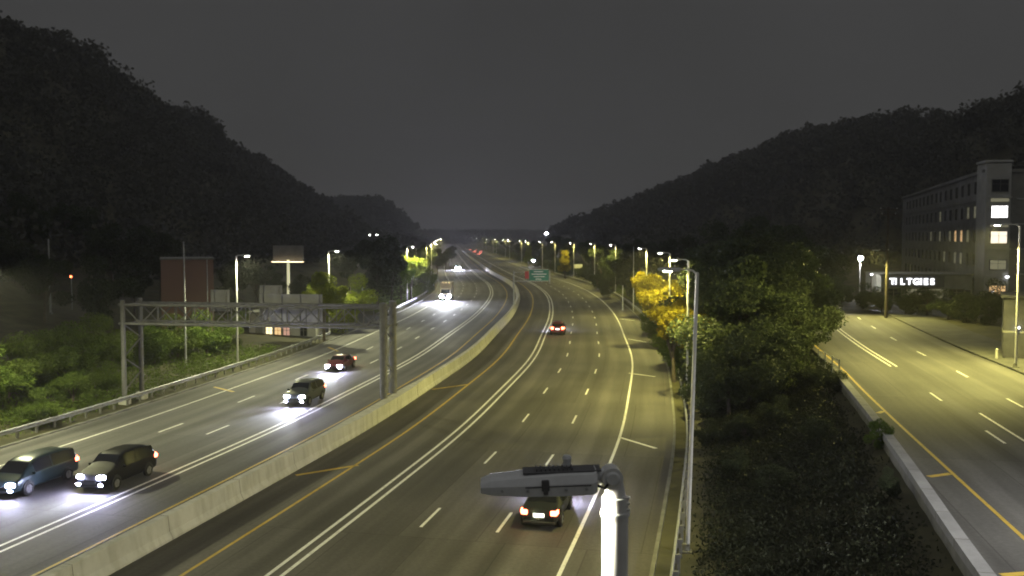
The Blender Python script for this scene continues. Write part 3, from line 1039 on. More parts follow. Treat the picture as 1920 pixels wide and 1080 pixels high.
def make_car(kind, label, y, d, heading, paint, head_on=True, tail_on=True, beam=0, group="cars on the freeway", cat=None):
    global WHEEL
    if WHEEL is None:
        WHEEL = wheel_meshes()
    L, zr, S, wb = car_shape(kind)
    p = at(y, d, .005)
    t, n = frame(cx, y)
    a = -math.atan2(t.x, t.y) + (0 if heading > 0 else math.pi)
    c = thing({"sedan": "sedan_car", "suv": "suv_car", "minivan": "minivan"}[kind], label, cat or ("van" if kind == "minivan" else "car"), tuple(p), (0, 0, a), group)
    zb = .24
    rings = []
    def sec(st):
        yy, zl, zt, w, wt = st
        h = [(w * .80, zb), (w * .97, zb + .10), (w, (zb + zl) / 2), (w * .99, zl - .03), (w * .96, zl), ]
        g = [(wt + (w * .96 - wt) * .5, (zl + zt) / 2 + .01), (wt, zt - .05 * min(1, (zt - zl) * 3)), (wt * .85, zt), (0, zt + .02)]
        return [(x, yy, z) for x, z in h + g]
    for st in S:
        r = sec(st)
        rings.append([(x, yy, z) for x, yy, z in r] + [(-x, yy, z) for x, yy, z in r[-2::-1]])
    mb = MB()
    mb.sweep(rings, True, True, True)
    body = part("body", mb, paint, c)
    md = body.modifiers.new("smooth", "SUBSURF")
    md.levels = md.render_levels = 1
    # glass
    gl = []
    roof = [i for i, st in enumerate(S) if st[2] - st[1] > .3]
    i0, i1 = roof[0], roof[-1]
    def sidequad(sa, sb, sg, e=.045):
        def e_(st, f):
            yy, zl, zt, w, wt = st
            z0, z1 = zl + .05, zt - .09
            x0, x1 = w * .955, wt + .01
            x = x0 + (x1 - x0) * f
            return (sg * (x + e), yy, z0 + (z1 - z0) * f)
        q = [e_(sa, 0), e_(sb, 0), e_(sb, 1), e_(sa, 1)]
        return q if sg > 0 else q[::-1]
    def lerp(a_, b_, f):
        return tuple(a_[k] + (b_[k] - a_[k]) * f for k in range(5))
    ys_ = [(lerp(S[i0 - 1], S[i0], .75), lerp(S[i0], S[i0 + 1], .45))]
    cuts = [S[i0][0] + .05, -.32, .72 if kind != "minivan" else 1.0]
    def st_at(y_):
        for i in range(len(S) - 1):
            if S[i][0] <= y_ <= S[i + 1][0]:
                return lerp(S[i], S[i + 1], (y_ - S[i][0]) / (S[i + 1][0] - S[i][0]))
    for sg in (-1, 1):
        for k in range(2):
            wm = MB()
            ya, yb = cuts[k] + .04, cuts[k + 1] - .04
            for m_ in range(6):
                q = sidequad(st_at(ya + (yb - ya) * m_ / 6), st_at(ya + (yb - ya) * (m_ + 1) / 6), sg)
                wm.add(q, [(0, 1, 2, 3)], True)
            part("side_window", wm, M["glass"], c)
    def crossquad(ia, ib, nm, ea, eb):
        A_, B_ = lerp(S[ia], S[ib], ea), lerp(S[ia], S[ib], eb)
        up = .035
        q = [(-A_[4] * .93, A_[0], A_[2] + up), (A_[4] * .93, A_[0], A_[2] + up), (B_[4] * .93, B_[0], B_[2] + up), (-B_[4] * .93, B_[0], B_[2] + up)]
        part(nm, MB().add(q, [(0, 1, 2, 3)]), M["glass"], c)
    crossquad(i1, i1 + 1, "windshield", .08, .92)
    crossquad(i0 - 1, i0, "rear_window", .15, .92)
    for sg in (-1, 1):
        part("mirror", MB().box((sg * (S[6][3] + .10), S[6][0] + .25, S[6][1] + .08), (.2, .1, .14), None, .03), paint, c)
        fy = L / 2 - .14
        hz_ = S[-2][1] - .06
        if head_on is not None:
            part("headlight", MB().box((sg * .62, fy + .02, hz_), (.42, .16, .20), Matrix.Rotation(-sg * .25, 3, "Z"), .04), M["headlight"] if head_on else M["glass"], c)
        if head_on:
            part("added_glare_lamp", MB().box((sg * .66, L / 2 - .03, .43), (.22, .12, .11), None, .03), M["headlight"], c)  # extra glowing boxes, added to make the headlight blobs look bigger
        part("taillight", MB().box((sg * .68, -L / 2 + .06, S[1][1] - .08), (.30, .12, .22 if kind == "sedan" else .36), Matrix.Rotation(sg * .15, 3, "Z"), .03).box((sg * (S[1][3] + .0), -L / 2 + .20, S[1][1] - .06), (.08, .30, .2), Matrix.Rotation(-sg * .1, 3, "Z"), .02), M["taillight"] if tail_on else M["glass"], c)
    part("number_plate", MB().box((0, -L / 2 - .02, .72 if kind == "sedan" else .86), (.5, .03, .17), None, .008), M["plate"], c)
    part("grille", MB().box((0, L / 2 - .02, .52), (.8, .06, .2), None, .02), M["black"], c)
    part("bumper", MB().box((0, L / 2 - .03, .33), (1.5, .14, .14), None, .04), M["black"], c)
    part("bumper", MB().box((0, -L / 2 + .03, .36), (1.5, .14, .16), None, .04), M["black"], c)
    for sg in (-1, 1):
        for wy in wb:
            part("wheel_arch", MB().tube((sg * (.80 if kind == "sedan" else .84), wy, zr + .03), (sg * (S[4][3] + .012), wy, zr + .03), .385, None, 20), M["black"], c)
            w = link("wheel", WHEEL[0], None, c, (sg * (S[4][3] - .07), wy, .335))
            link("rim", WHEEL[1], None, w)
    if beam:
        li = bpy.data.lights.new("headlight_beam", "SPOT")
        li.energy = beam
        li.color = (0.86, 0.90, 1.0)
        li.spot_size = math.radians(58)
        li.spot_blend = 1.0
        li.shadow_soft_size = 0.1
        lo = bpy.data.objects.new("headlight_beam", li)
        COL.objects.link(lo)
        lo.parent = c
        lo.location = (0, L / 2 + .25, .7)
        lo.rotation_euler = (math.radians(90 - 7), 0, 0)
    return c

def paint(name, col, rough=.3, metal=.3):
    return mat(name, col, rough, metal)
P_black = paint("car_paint_black", (0.012, 0.012, 0.014), .5, 0)
P_black.node_tree.nodes["Principled BSDF"].inputs["Specular IOR Level"].default_value = .15
P_teal = paint("car_paint_dark_teal", (0.022, 0.04, 0.046))
P_grey = paint("car_paint_grey", (0.06, 0.068, 0.07))
P_maroon = paint("car_paint_maroon", (0.10, 0.02, 0.025))
P_red = paint("car_paint_dark_red", (0.13, 0.02, 0.02))
P_dark = paint("car_paint_charcoal", (0.018, 0.02, 0.018), .45, 0)
P_dark.node_tree.nodes["Principled BSDF"].inputs["Specular IOR Level"].default_value = .2
P_silver = paint("car_paint_silver", (0.35, 0.35, 0.36))

make_car("minivan", "dark teal minivan with glaring headlights at the left picture border", 46.4, -12.3, -1, P_teal, beam=1500)
make_car("suv", "black suv with glaring headlights nearest the double line, at lower left", 48.2, -8.5, -1, P_black, beam=1300)
make_car("suv", "grey suv with lit headlights approaching left of the gantry column", 73.2, -8.5, -1, P_grey, beam=4500)
make_car("sedan", "maroon sedan with lit headlights coming beneath the gantry sign", 91.6, -11.9, -1, P_maroon, beam=5000)
make_car("sedan", "dark car with red tail lights passing just behind the foreground lamp", 47.0, 15.5, 1, P_dark, head_on=True, beam=5000)
make_car("suv", "dark red suv with lit tail lights seen from behind beside the double line", 128.5, 8.3, 1, P_red, beam=9000)

# lorry far on the left carriageway
p = at(197, -15.6, .005)
tt, nn = frame(cx, 197)
tr = thing("box_truck", "tan box truck with four glaring headlights, far on the left carriageway", "truck", tuple(p), (0, 0, -math.atan2(tt.x, tt.y) + math.pi), "vehicles far on the left carriageway")
M["tan"] = noisy(mat("truck_box_tan"), (0.48, 0.40, 0.28), (0.6, 0.52, 0.38), 1.2, rough=0.5)
part("cargo_box", MB().box((0, -1.6, 2.45), (2.4, 5.6, 2.7), None, .06), M["tan"], tr)
cab = MB()
cab.sweep([[(x, y_, z) for y_, z in ((1.25, .55), (3.35, .55), (3.45, 1.15), (3.30, 1.45), (2.75, 2.5), (1.25, 2.6))] for x in (-1.08, 1.08)])
cb = part("cab", cab, M["tan"], tr)
part("windshield", MB().add([(-.95, 3.27, 1.56), (.95, 3.27, 1.56), (.90, 2.83, 2.4), (-.90, 2.83, 2.4)], [(3, 2, 1, 0)]), M["glass"], cb)
part("chassis", MB().box((0, -.6, .72), (1.0, 7.4, .26), None, .03), M["black"], tr)
part("bumper", MB().box((0, 3.48, .62), (2.15, .16, .3), None, .04), M["galv"], tr)
part("grille", MB().box((0, 3.47, 1.05), (1.1, .06, .4), None, .02), M["black"], tr)
for sg in (-1, 1):
    part("headlight", MB().box((sg * .85, 3.47, 1.0), (.45, .14, .26), None, .04), M["headlight_far"], tr)
    part("headlight", MB().box((sg * .55, 3.58, .66), (.3, .10, .16), None, .03), M["headlight_far"], tr)
    part("mirror", MB().box((sg * 1.28, 3.0, 1.9), (.16, .1, .42), None, .03), M["black"], tr)
    for wy in (2.5, -2.7):
        w = link("wheel", WHEEL[0], None, tr, (sg * .98, wy, .45))
        w.scale = (1.3, 1.34, 1.34)
        link("rim", WHEEL[1], None, w)
for x in (-.6, 0, .6):
    part("roof_marker", MB().box((x, 1.22, 3.72), (.18, .08, .08), None, .02), M["marker"], tr)
li = bpy.data.lights.new("headlight_beam", "SPOT")
li.energy = 60000
li.color = (.88, .92, 1)
li.spot_size = math.radians(80)
li.spot_blend = .9
lo = bpy.data.objects.new("headlight_beam", li)
COL.objects.link(lo)
lo.parent = tr
lo.location = (0, 3.8, 1.0)
lo.rotation_euler = (math.radians(78), 0, 0)

# far traffic
far1 = make_car("suv", "distant vehicle with a dazzling pair of headlights behind the box truck", 386, -11.9, -1, P_silver, beam=30000, group="vehicles far on the left carriageway")
far2 = None
def dazzle(car):
    for ch in car.children:
        if ch.name.startswith(("headlight", "added_glare_lamp")) and ch.type == "MESH":
            ch.data.materials[0] = M["headlight_dazzle"]
M["headlight_dazzle"] = mat("headlight_dazzling", (.9, .9, 1), .2, 0, (0.70, 0.70, 1.0), 16000)
dazzle(far1)
far2 = make_car("sedan", "farthest oncoming vehicle, a violet white pair of headlights at the road's end", 840, -13, -1, P_silver, beam=0, group="vehicles far on the left carriageway")
dazzle(far2)
fs = make_car("sedan", "tiny distant car with red tail lights at the far end of the right carriageway", 700, 8.4, 1, P_dark, beam=0, group="distant cars driving away")
for y_, d_ in ((760, 12), (800, 8.4), (850, 15.5), (900, 12), (960, 8.4)):
    c = copy_tree(fs)
    p = at(y_, d_, .005)
    tt, nn = frame(cx, y_)
    c.location = p
    c.rotation_euler = (0, 0, -math.atan2(tt.x, tt.y))

# ------------------------------------------------------------------ buildings
def window(parent, loc, rotz, w, h, glass, cache={}):
    key = (w, h)
    if key not in cache:
        f = MB()
        b = .09
        for c_, s_ in (((0, 0, h / 2 - b / 2), (w, .12, b)), ((0, 0, -h / 2 + b / 2), (w, .12, b)), ((-w / 2 + b / 2, 0, 0), (b, .12, h - 2 * b)),
                       ((w / 2 - b / 2, 0, 0), (b, .12, h - 2 * b)), ((0, -.0, 0), (.06, .10, h - 2 * b)), ((0, 0, h * .12), (w - 2 * b, .08, .05))):
            f.box(c_, s_)
        fm = f.mesh("window")
        fm.materials.append(M["concrete_dark"])
        cache[key] = [fm, {}]
    fm, panes = cache[key]
    if glass.name not in panes:
        pm = MB().box((0, .02, 0), (w - .16, .03, h - .16)).mesh("pane")
        pm.materials.append(glass)
        panes[glass.name] = pm
    o = link("window", fm, None, parent, loc, (0, 0, rotz))
    link("pane", panes[glass.name], None, o)
    return o

# tall block on the right
M["kiosk"] = noisy(mat("weathered_grey_render"), (0.045, 0.045, 0.055), (0.075, 0.075, 0.085), 1.2, 6, rough=.9)
M["stucco"] = noisy(mat("pale_stucco"), (0.40, 0.40, 0.38), (0.52, 0.52, 0.50), .5, 6, rough=.9)
M["stucco_grey"] = noisy(mat("grey_stucco"), (0.20, 0.20, 0.18), (0.28, 0.28, 0.255), .5, 6, rough=.9)
bx, by = 71.0, 140.0
bz = 4.0
bl = thing("apartment_block", "five storey pale apartment block with a few lit windows at far right", "building", (bx, by, bz))
TOPH = 19.0
Lw = Vector((99 - 71, 236 - 140, 0))
ll = Lw.length
u = Lw.normalized()                      # along the left facade
nL = Vector((-u.y, u.x, 0))              # outward of the left facade
fr = Vector((math.cos(math.radians(-10)), math.sin(math.radians(-10)), 0))
nF = Vector((fr.y, -fr.x, 0))
c0, c1, c2, c3 = Vector((0, 0, 0)), Lw, Lw + fr * 42, fr * 42
vsb = [c0, c3, c2, c1]
mb = MB()
mb.add([tuple(v + Vector((0, 0, -2))) for v in vsb] + [tuple(v + Vector((0, 0, TOPH))) for v in vsb],
       [(0, 1, 5, 4), (1, 2, 6, 5), (2, 3, 7, 6), (3, 0, 4, 7), (4, 5, 6, 7)])
part("wall", mb, M["stucco_grey"], bl)
mb = MB()
e = .25
ring = [c0 - fr * e - u * e, c3 + fr * e - u * e, c2 + fr * e + u * e, c1 - fr * e + u * e]
mb.add([tuple(v + Vector((0, 0, TOPH + .01))) for v in ring] + [tuple(v + Vector((0, 0, TOPH + .5))) for v in ring],
       [(0, 1, 5, 4), (1, 2, 6, 5), (2, 3, 7, 6), (3, 0, 4, 7), (4, 5, 6, 7), (3, 2, 1, 0)])
part("parapet", mb, M["stucco_grey"], bl)
# corner tower, proud of both faces
ra = math.atan2(fr.y, fr.x)
Rz = Matrix.Rotation(ra, 3, "Z")
tc_ = fr * 1.5 + u * 1.2 + Vector((0, 0, 9.0))
tow = part("corner_tower", MB().box(tc_, (3.5, 4.4, 22.6), Rz, .05), M["stucco"], bl)
part("tower_cap", MB().box(tc_ + Vector((0, 0, 11.6)), (3.8, 4.7, .35), Rz, .05), M["stucco"], tow)
tf = tc_ + Rz @ Vector((0.2, -2.26, 0))
for k, (zz, gm) in enumerate(((17.0, "win_dark"), (13.1, "win_white"), (9.3, "win_peach"), (5.2, "win_dim"), (1.4, "win_warm"))):
    q = Vector((tf.x, tf.y, zz))
    window(bl, tuple(q), ra, 2.4, 1.9 if k < 3 else 1.5, M[gm])
    if k in (1, 2):
        part("transom", MB().box(q + Vector((0, 0, 1.75)) + Rz @ Vector((0, -.02, 0)), (2.5, .08, .5), Rz), M["win_dim"], bl)
    part("band", MB().box(Vector((tf.x, tf.y, zz - 1.75)) + Rz @ Vector((0, .0, 0)), (3.4, .14, .25), Rz, .02), M["stucco"], tow)
# windows of the left face
raL = math.atan2(-u.y, -u.x) + 0.0
lit = {(0, 3): "win_dim", (2, 2): "win_warm", (3, 2): "win_warm", (4, 2): "win_dim", (1, 2): "win_warm", (1, 3): "win_dim", (5, 1): "win_dim", (8, 2): "win_dim", (2, 1): "win_dim", (3, 1): "win_dim", (1, 2): "win_dim", (6, 3): "win_dim", (6, 2): "win_dim"}
for k in range(16):
    for fl_ in range(5):
        s_ = 6.5 + k * 5.6
        q = u * s_ + nL * .03 + Vector((0, 0, 2.0 + fl_ * 3.75))
        window(bl, tuple(q), raL, 1.9, 2.0, M[lit.get((k, fl_), "win_dark")])
for k in range(9):
    for fl_ in range(5):
        q = fr * (7.2 + k * 3.8) + nF * .03 + Vector((0, 0, 2.0 + fl_ * 3.75))
        window(bl, tuple(q), ra, 1.8, 2.1, M["win_dark"])
for k in range(1, 5):
    z = k * 3.75 + .05
    part("string_course", MB().box(u * (ll / 2 + 1.8) + nL * .06 + Vector((0, 0, z)), (ll - 5, .12, .2), Matrix.Rotation(raL, 3, "Z")), M["stucco_grey"], bl)
    part("string_course", MB().box(fr * 23 + nF * .06 + Vector((0, 0, z)), (37, .12, .2), Rz), M["stucco"], bl)
# wall lamp near its entrance
wlp = thing("wall_lamp", "small lamp on the lower part of the pale corner tower", "lamp", tuple(Vector((bx, by, bz)) + tf + Vector((1.2, -.1, -5.6))))
part("bracket", MB().box((0, -.12, .12), (.12, .3, .08)), M["black"], wlp)
part("lens", MB().box((0, -.32, 0), (.4, .25, .2), None, .04), M["lens_small"], wlp)

# shop with lit lettering
sp = Vector((60.8, 139.5, 0))
sp.z = hz(sp.x, sp.y)
sh = thing("shop_building", "low dark shop building left of the apartment block, under lit white letters", "building", tuple(sp), (0, 0, math.radians(-8)))
part("wall", MB().box((1.5, 5, 1.6), (13, 10, 4.4)), M["stucco_grey"], sh)
part("roof_edge", MB().box((1.5, 5, 3.88), (13.4, 10.4, .14), None, .03), M["concrete_dark"], sh)
for x in (-3.2, -.2, 2.8, 5.8):
    window(sh, (x, -.03, 1.0), 0, 2.3, 1.6, M["win_dim"] if x in (-.2, 2.8) else M["win_dark"])
part("door", MB().box((7.3, -.03, .5), (.95, .08, 2.1), None, .02), M["black"], sh)
fascia = thing("shop_sign", "glowing white letters on the shop front left of the tall block", "sign", tuple(sp + Vector((-3.6, -.3, 2.85))), (0, 0, math.radians(-8)))
part("sign_board", MB().box((3.3, .2, .05), (8.2, .12, 1.7), None, .02), M["fixture_dark"], fascia)
xk = -.45
for chs, wd in (("T", .75), ("I", .5), (" ", .35), ("L", .95), ("T", .95), ("G", 1.05), ("I", .55), ("E", 1.0), ("S", 1.0)):
    if chs != " ":
        cu = bpy.data.curves.new("letter", "FONT")
        cu.body = chs
        cu.size = 1.3
        cu.extrude = .06
        cu.offset = 0.03
        tmp = bpy.data.objects.new("letter_curve", cu)
        COL.objects.link(tmp)
        dg = bpy.context.evaluated_depsgraph_get()
        lm = bpy.data.meshes.new_from_object(tmp.evaluated_get(dg))
        bpy.data.objects.remove(tmp)
        o = link("letter", lm, M["sign_letter"], fascia, (xk, .05, -.45), (math.pi / 2, 0, 0))
    xk += wd * .95

# parking lot lamp with the star glare, and the utility pole
pp = Vector((52.9, 141, 0))
pp.z = hz(pp.x, pp.y)
pl = thing("parking_light", "brilliant white floodlight on a pole left of the utility pole", "floodlight", tuple(pp))
part("pole", MB().tube((0, 0, 0), (0, 0, 6.2), .1, .08, 12), M["galv"], pl)
hd = part("lamp_head", MB().box((0, 0, 6.35), (.7, .35, .5), None, .05), M["fixture_dark"], pl)
part("lens", MB().box((0, -.2, 6.33), (.6, .06, .42), None, .02), M["blue_white"], hd)
li = bpy.data.lights.new("lamp_light", "SPOT")
li.energy = 2500
li.color = (1, .98, .85)
li.spot_size = math.radians(150)
li.spot_blend = .6
lo = bpy.data.objects.new("lamp_light", li)
COL.objects.link(lo)
lo.parent = pl
lo.location = (0, -.5, 6.2)
lo.rotation_euler = (math.radians(55), 0, 0)
up = Vector((46.9, 116, 0))
up.z = hz(up.x, up.y)
ut = thing("utility_pole", "tall utility pole with crossarms right of the brilliant floodlight", "utility pole", tuple(up))
topz = CAM_H + (445 - 388) * 116 / 1740 - up.z
part("shaft", MB().tube((0, 0, -.2), (0, 0, topz), .21, .13, 14), M["bark"], ut)
for dz, w in ((.35, 2.4), (1.0, 2.0), (5.5, 1.3)):
    ca = part("crossarm", MB().box((0 if w > 1.5 else -.5, -.17, topz - dz), (w, .12, .13)), M["bark"], ut)
    for k in (-1, 1):
        part("insulator", MB().tube((k * w * .42 - (0 if w > 1.5 else .5), -.17, topz - dz + .06), (k * w * .42 - (0 if w > 1.5 else .5), -.17, topz - dz + .26), .05, .03, 8), M["sign_white"], ca)
part("lamp_head", MB().box((-1.55, -.17, topz - 5.42), (.75, .26, .14), None, .03), M["fixture"], ut)
li = bpy.data.lights.new("lamp_light", "SPOT")
li.energy = ROAD_LAMP_W * 1.0
li.color = LAMP_COL
li.spot_size = math.radians(150)
li.spot_blend = .6
li.shadow_soft_size = .12
lo = bpy.data.objects.new("lamp_light", li)
COL.objects.link(lo)
lo.parent = ut
lo.location = (-1.55, -.17, topz - 5.6)
lo.rotation_euler = (math.radians(-25), math.radians(22), 0)
# little lights and a parked car in the dark lot
def small_light(label, px, Z, py, rod):
    x = (px - 960) * Z / 1740
    zb = hz(x, Z)
    zt = CAM_H + (445 - py) * Z / 1740
    q = thing("yard_light", label, "lamp", (x, Z, zb))
    part("post", MB().tube((0, 0, -.2), (0, 0, zt - zb), .06, None, 8), M["bark"], q)
    hd_ = part("housing", MB().box((0, 0, zt - zb + .14), (.42, .3, .3), None, .03), M["fixture_dark"], q)
    part("lens", MB().box((0, -.16, zt - zb + .12), (.34, .03, .2), None, .01), M[rod], hd_)
small_light("tiny warm yard light alone above the dim tree mass at right", 1402, 230, 466, "marker")
small_light("small white lamp low beside the brilliant floodlight", 1634, 140, 516, "lens_small")
small_light("faint white lamp at the foot of the tall block, right of the lit letters", 1862, 132, 549, "lens_small")
pc = make_car("sedan", "dark parked car in the lot below the brilliant floodlight", 300, 0, 1, P_silver, head_on=False, tail_on=False, group="parked cars")
pc.location = ((1640 - 960) * 131 / 1740, 131, hz((1640 - 960) * 131 / 1740, 131) + .02)
pc.rotation_euler = (0, 0, math.radians(70))
# small concrete kiosk at the right border
kp = Vector((43.0, 76.5, SZ + .1))
kb = thing("utility_kiosk", "grey concrete corner building with a small lamp at the right picture border", "building", tuple(kp), (0, 0, math.radians(-27)))
part("wall", MB().box((1, 2, 2.45), (6.2, 6, 5.1), None, .05), M["kiosk"], kb)
part("roof", MB().box((1, 2, 5.1), (6.6, 6.4, .25), None, .04), M["kiosk"], kb)
part("door", MB().box((.4, -1.03, 1.0), (1.0, .08, 2.1), None, .02), M["concrete_dark"], kb)
part("band", MB().box((1, 2, 2.2), (6.26, 6.06, .18), None, .02), M["concrete_dark"], kb)
wl_ = thing("wall_lamp", "small white lamp on the grey corner building at the right border", "lamp", tuple(kp + Matrix.Rotation(math.radians(-27), 3, "Z") @ Vector((-1.1, -1.2, 2.6))))
part("bracket", MB().box((0, .08, .1), (.1, .2, .08)), M["black"], wl_)
part("lens", MB().box((0, -.1, 0), (.32, .2, .18), None, .04), M["lens_small"], wl_)
bo = thing("bollard", "short pale bollard on the sidewalk near the grey corner building", "bollard", (39.9, 76, SZ + .12))
part("post", MB().tube((0, 0, 0), (0, 0, .75), .11, .1, 14), M["concrete"], bo)
part("cap", MB().tube((0, 0, .75), (0, 0, .86), .13, .05, 14), M["concrete"], bo)

# fence panel at the end of the retaining wall
fp0 = at(66.5, -.8, SZ - 1.4, sx)
fe = thing("wire_fence", "short grey steel fence at the far end of the retaining wall", "fence", tuple(fp0))
for k in range(4):
    q = at(66.5 + k * 2.0, -.8 - .25 * k, 0, sx) - at(66.5, -.8, 0, sx)
    part("fence_post", MB().tube(q, q + Vector((0, 0, 2.7)), .06, None, 8), M["galv"], fe)
    if k < 3:
        q2 = at(68.5 + k * 2.0, -.8 - .25 * (k + 1), 0, sx) - at(66.5, -.8, 0, sx)
        for z in (.3, .9, 1.5, 2.1, 2.6):
            part("fence_rail", MB().tube(q + Vector((0, 0, z)), q2 + Vector((0, 0, z)), .035, None, 6), M["galv"], fe)

# red brick building and low lit shed at left
rb = Vector((-39.2, 112, 0))
rb.z = hz(rb.x, rb.y) - .3
bb = thing("brick_building", "red brick building behind the left end of the sign gantry", "building", tuple(rb), (0, 0, math.radians(20)))
HB = CAM_H + (445 - 487) * 112 / 1740 - rb.z
part("wall", MB().box((0, 4, HB / 2), (6.0, 8, HB)), M["brick"], bb)
part("roof", MB().box((0, 4, HB + .1), (6.3, 8.3, .2), None, .03), M["concrete_dark"], bb)
for k in range(3):
    window(bb, (-1.9 + k * 1.9, -.03, 2.0), 0, 1.0, 1.4, M["win_dark"])
sd = Vector((-30.3, 122, 0))
sd.z = hz(sd.x, sd.y) - .3
sb = thing("roadside_shed", "low grey roadside building with warm lit window below the gantry signs", "building", tuple(sd))
part("wall", MB().box((0, 3, 1.55), (8.8, 6, 3.3)), M["stucco"], sb)
part("roof", MB().box((0, 2.9, 3.28), (9.2, 6.6, .16), None, .03), M["concrete_dark"], sb)
for x, gm in ((-1.75, "win_bright"), (-.6, "win_warm"), (.55, "win_pink"), (2.8, "win_dark")):
    o = window(sb, (x, -.03, .75), 0, 1.0, 1.3, M[gm])
part("door", MB().box((-3.1, -.03, 1.0), (.95, .08, 2.1), None, .02), M["concrete_dark"], sb)

# billboard on the left slope, lit along its foot
bbp = Vector((-41, 170, 0))
bbp.z = hz(bbp.x, bbp.y)
bd = thing("billboard", "dark billboard back with a lit walkway strip, above the gantry at left", "billboard", tuple(bbp))
zb_ = CAM_H + (445 - 492) * 170 / 1740 - bbp.z
part("post", MB().tube((0, 0, -.3), (0, 0, zb_ + .5), .3, .25, 14), M["bark"], bd)
part("panel", MB().box((0, .2, zb_ + 1.7), (5.6, .3, 2.8), None, .03), M["stucco_grey"], bd)
part("catwalk", MB().box((0, -.45, zb_), (6.0, .8, .12)), M["galv"], bd)
part("light_strip", MB().box((0, -.5, zb_ + .12), (5.8, .12, .12)), M["marker"], bd)
M["strip"] = mat("walkway_strip_lit", (.8, .8, .6), .4, 0, (.9, .85, .5), .7)
bd.children[-1].data.materials[0] = M["strip"]

# red beacon at far left
rbp = Vector(((133 - 960) * 118 / 1740, 118, 0))
rbp.z = hz(rbp.x, rbp.y)
bn = thing("signal_beacon", "tiny red signal light among the dark trees at far left", "signal", tuple(rbp))
zz = CAM_H + (445 - 520) * 118 / 1740 - rbp.z
part("post", MB().tube((0, 0, -.2), (0, 0, zz), .06, None, 8), M["galv"], bn)
hd = part("housing", MB().box((0, 0, zz + .1), (.36, .22, .5), None, .03), M["black"], bn)
part("lens", MB().tube((0, -.11, zz + .1), (0, -.15, zz + .1), .16, .14, 14), M["red_lamp"], hd)
# mast with two floodlights on the left slope
tp = Vector((-62.6, 420, 0))
tp.z = hz(tp.x, tp.y)
tm_ = thing("floodlight_mast", "dark mast carrying two small white floodlights on the far left slope", "mast light", tuple(tp))
zt_ = CAM_H + .75 - tp.z
part("mast", MB().tube((0, 0, -.3), (0, 0, zt_), .2, .12, 12), M["bark"], tm_)
part("crossbar", MB().tube((-1.7, 0, zt_), (1.7, 0, zt_), .07, None, 8), M["bark"], tm_)
for x in (-1.6, 1.6):
    q = part("lamp_head", MB().box((x, -.05, zt_ + .3), (.6, .3, .45), None, .04), M["fixture_dark"], tm_)
    part("lens", MB().box((x, -.21, zt_ + .3), (.5, .03, .36), None, .012), M["flood_white"], q)

# ------------------------------------------------------------------ trees
def leaves(centres, radii, n, size, flat=.8):
    """quads spread through the blobs' shells"""
    k = rng.integers(0, len(centres), n)
    dirs = rng.normal(size=(n, 3))
    dirs /= np.linalg.norm(dirs, axis=1)[:, None]
    rr = radii[k] * rng.uniform(.35, 1.08, n) ** .6
    P = centres[k] + dirs * rr[:, None] * np.array([1, 1, flat])
    a = rng.normal(size=(n, 3))
    a /= np.linalg.norm(a, axis=1)[:, None]
    b = np.cross(a, rng.normal(size=(n, 3)))
    b /= np.linalg.norm(b, axis=1)[:, None]
    s = (size * rng.uniform(.6, 1.4, n))[:, None]
    Vv = np.stack([P - a * s, P - b * s * .6, P + a * s, P + b * s * .6], 1).reshape(-1, 3)
    Ff = np.arange(4 * n).reshape(n, 4)
    return Vv, Ff

def proto(shape, seed, nleaf, size):
    """unit tree: height 1, built at 10 m then stored; returns trunk mesh, crown mesh"""
    r = np.random.default_rng(seed)
    if shape == "round":
        n, cz, ax_, az = 15, 6.2, 3.0, 3.0
    elif shape == "tall":
        n, cz, ax_, az = 16, 5.8, 1.9, 3.9
    elif shape == "bush":
        n, cz, ax_, az = 14, 4.6, 4.6, 4.0
    else:
        n, cz, ax_, az = 13, 6.4, 3.6, 2.3
    C_ = []
    for _ in range(n):
        v = r.normal(size=3)
        v /= np.linalg.norm(v)
        v *= r.uniform(.35, .95)
        C_.append((v[0] * ax_, v[1] * ax_, cz + v[2] * az))
    C_ = np.array(C_)
    R_ = r.uniform(.8, 1.7, n) * (1.25 if shape == "bush" else 1.0)
    Vv, Ff = leaves(C_, R_, nleaf, size)
    cr = np_mesh("crown", Vv, Ff)
    tb = MB()
    hb = cz * .55
    lean = r.normal(size=2) * .15
    tb.path([(0, 0, -.3), (lean[0] * .5, lean[1] * .5, hb * .5), (lean[0], lean[1], hb), (lean[0] * 1.2, lean[1] * 1.2, cz)], [.24, .19, .15, .08], 9)
    for c_ in C_[:9]:
        z0 = r.uniform(hb * .6, hb * 1.1)
        mid = (c_[0] * .45 + lean[0], c_[1] * .45 + lean[1], z0 + (c_[2] - z0) * .6)
        tb.path([(lean[0], lean[1], z0), mid, tuple(c_)], [.09, .06, .02], 6)
    return tb.mesh("trunk"), cr

PROTO = {"round": [proto("round", 1, 9500, .15), proto("round", 2, 9500, .15)], "tall": [proto("tall", 3, 9500, .15), proto("tall", 4, 9500, .15)],
         "bush": [proto("bush", 5, 9500, .15), proto("bush", 6, 9500, .15)], "wide": [proto("wide", 7, 9500, .15), proto("wide", 8, 9500, .15)]}
for k in PROTO:
    for tm, cm in PROTO[k]:
        tm.materials.append(M["bark"])
        cm.materials.append(M["leaf"])

def tree(px, Z, Ht, shape, leaf, label, group, wide=1.0, d_min=None, name=None):
    x = (px - 960) * Z / 1740
    z = hz(x, Z)
    k = Ht / 10.0
    t = thing(name or ("shrub" if Ht < 4.5 else "tree"), label, "shrub" if Ht < 4.5 else "tree", (x, Z, z), (0, 0, random.uniform(0, 6.28)), group)
    tm, cm = random.choice(PROTO[shape])
    a = link("trunk", tm, None, t)
    b = link("crown", cm, None, t)
    for o in (a, b):
        o.scale = (k * wide, k * wide, k)
    b.material_slots[0].link = "OBJECT"
    b.material_slots[0].material = M[leaf]
    return t

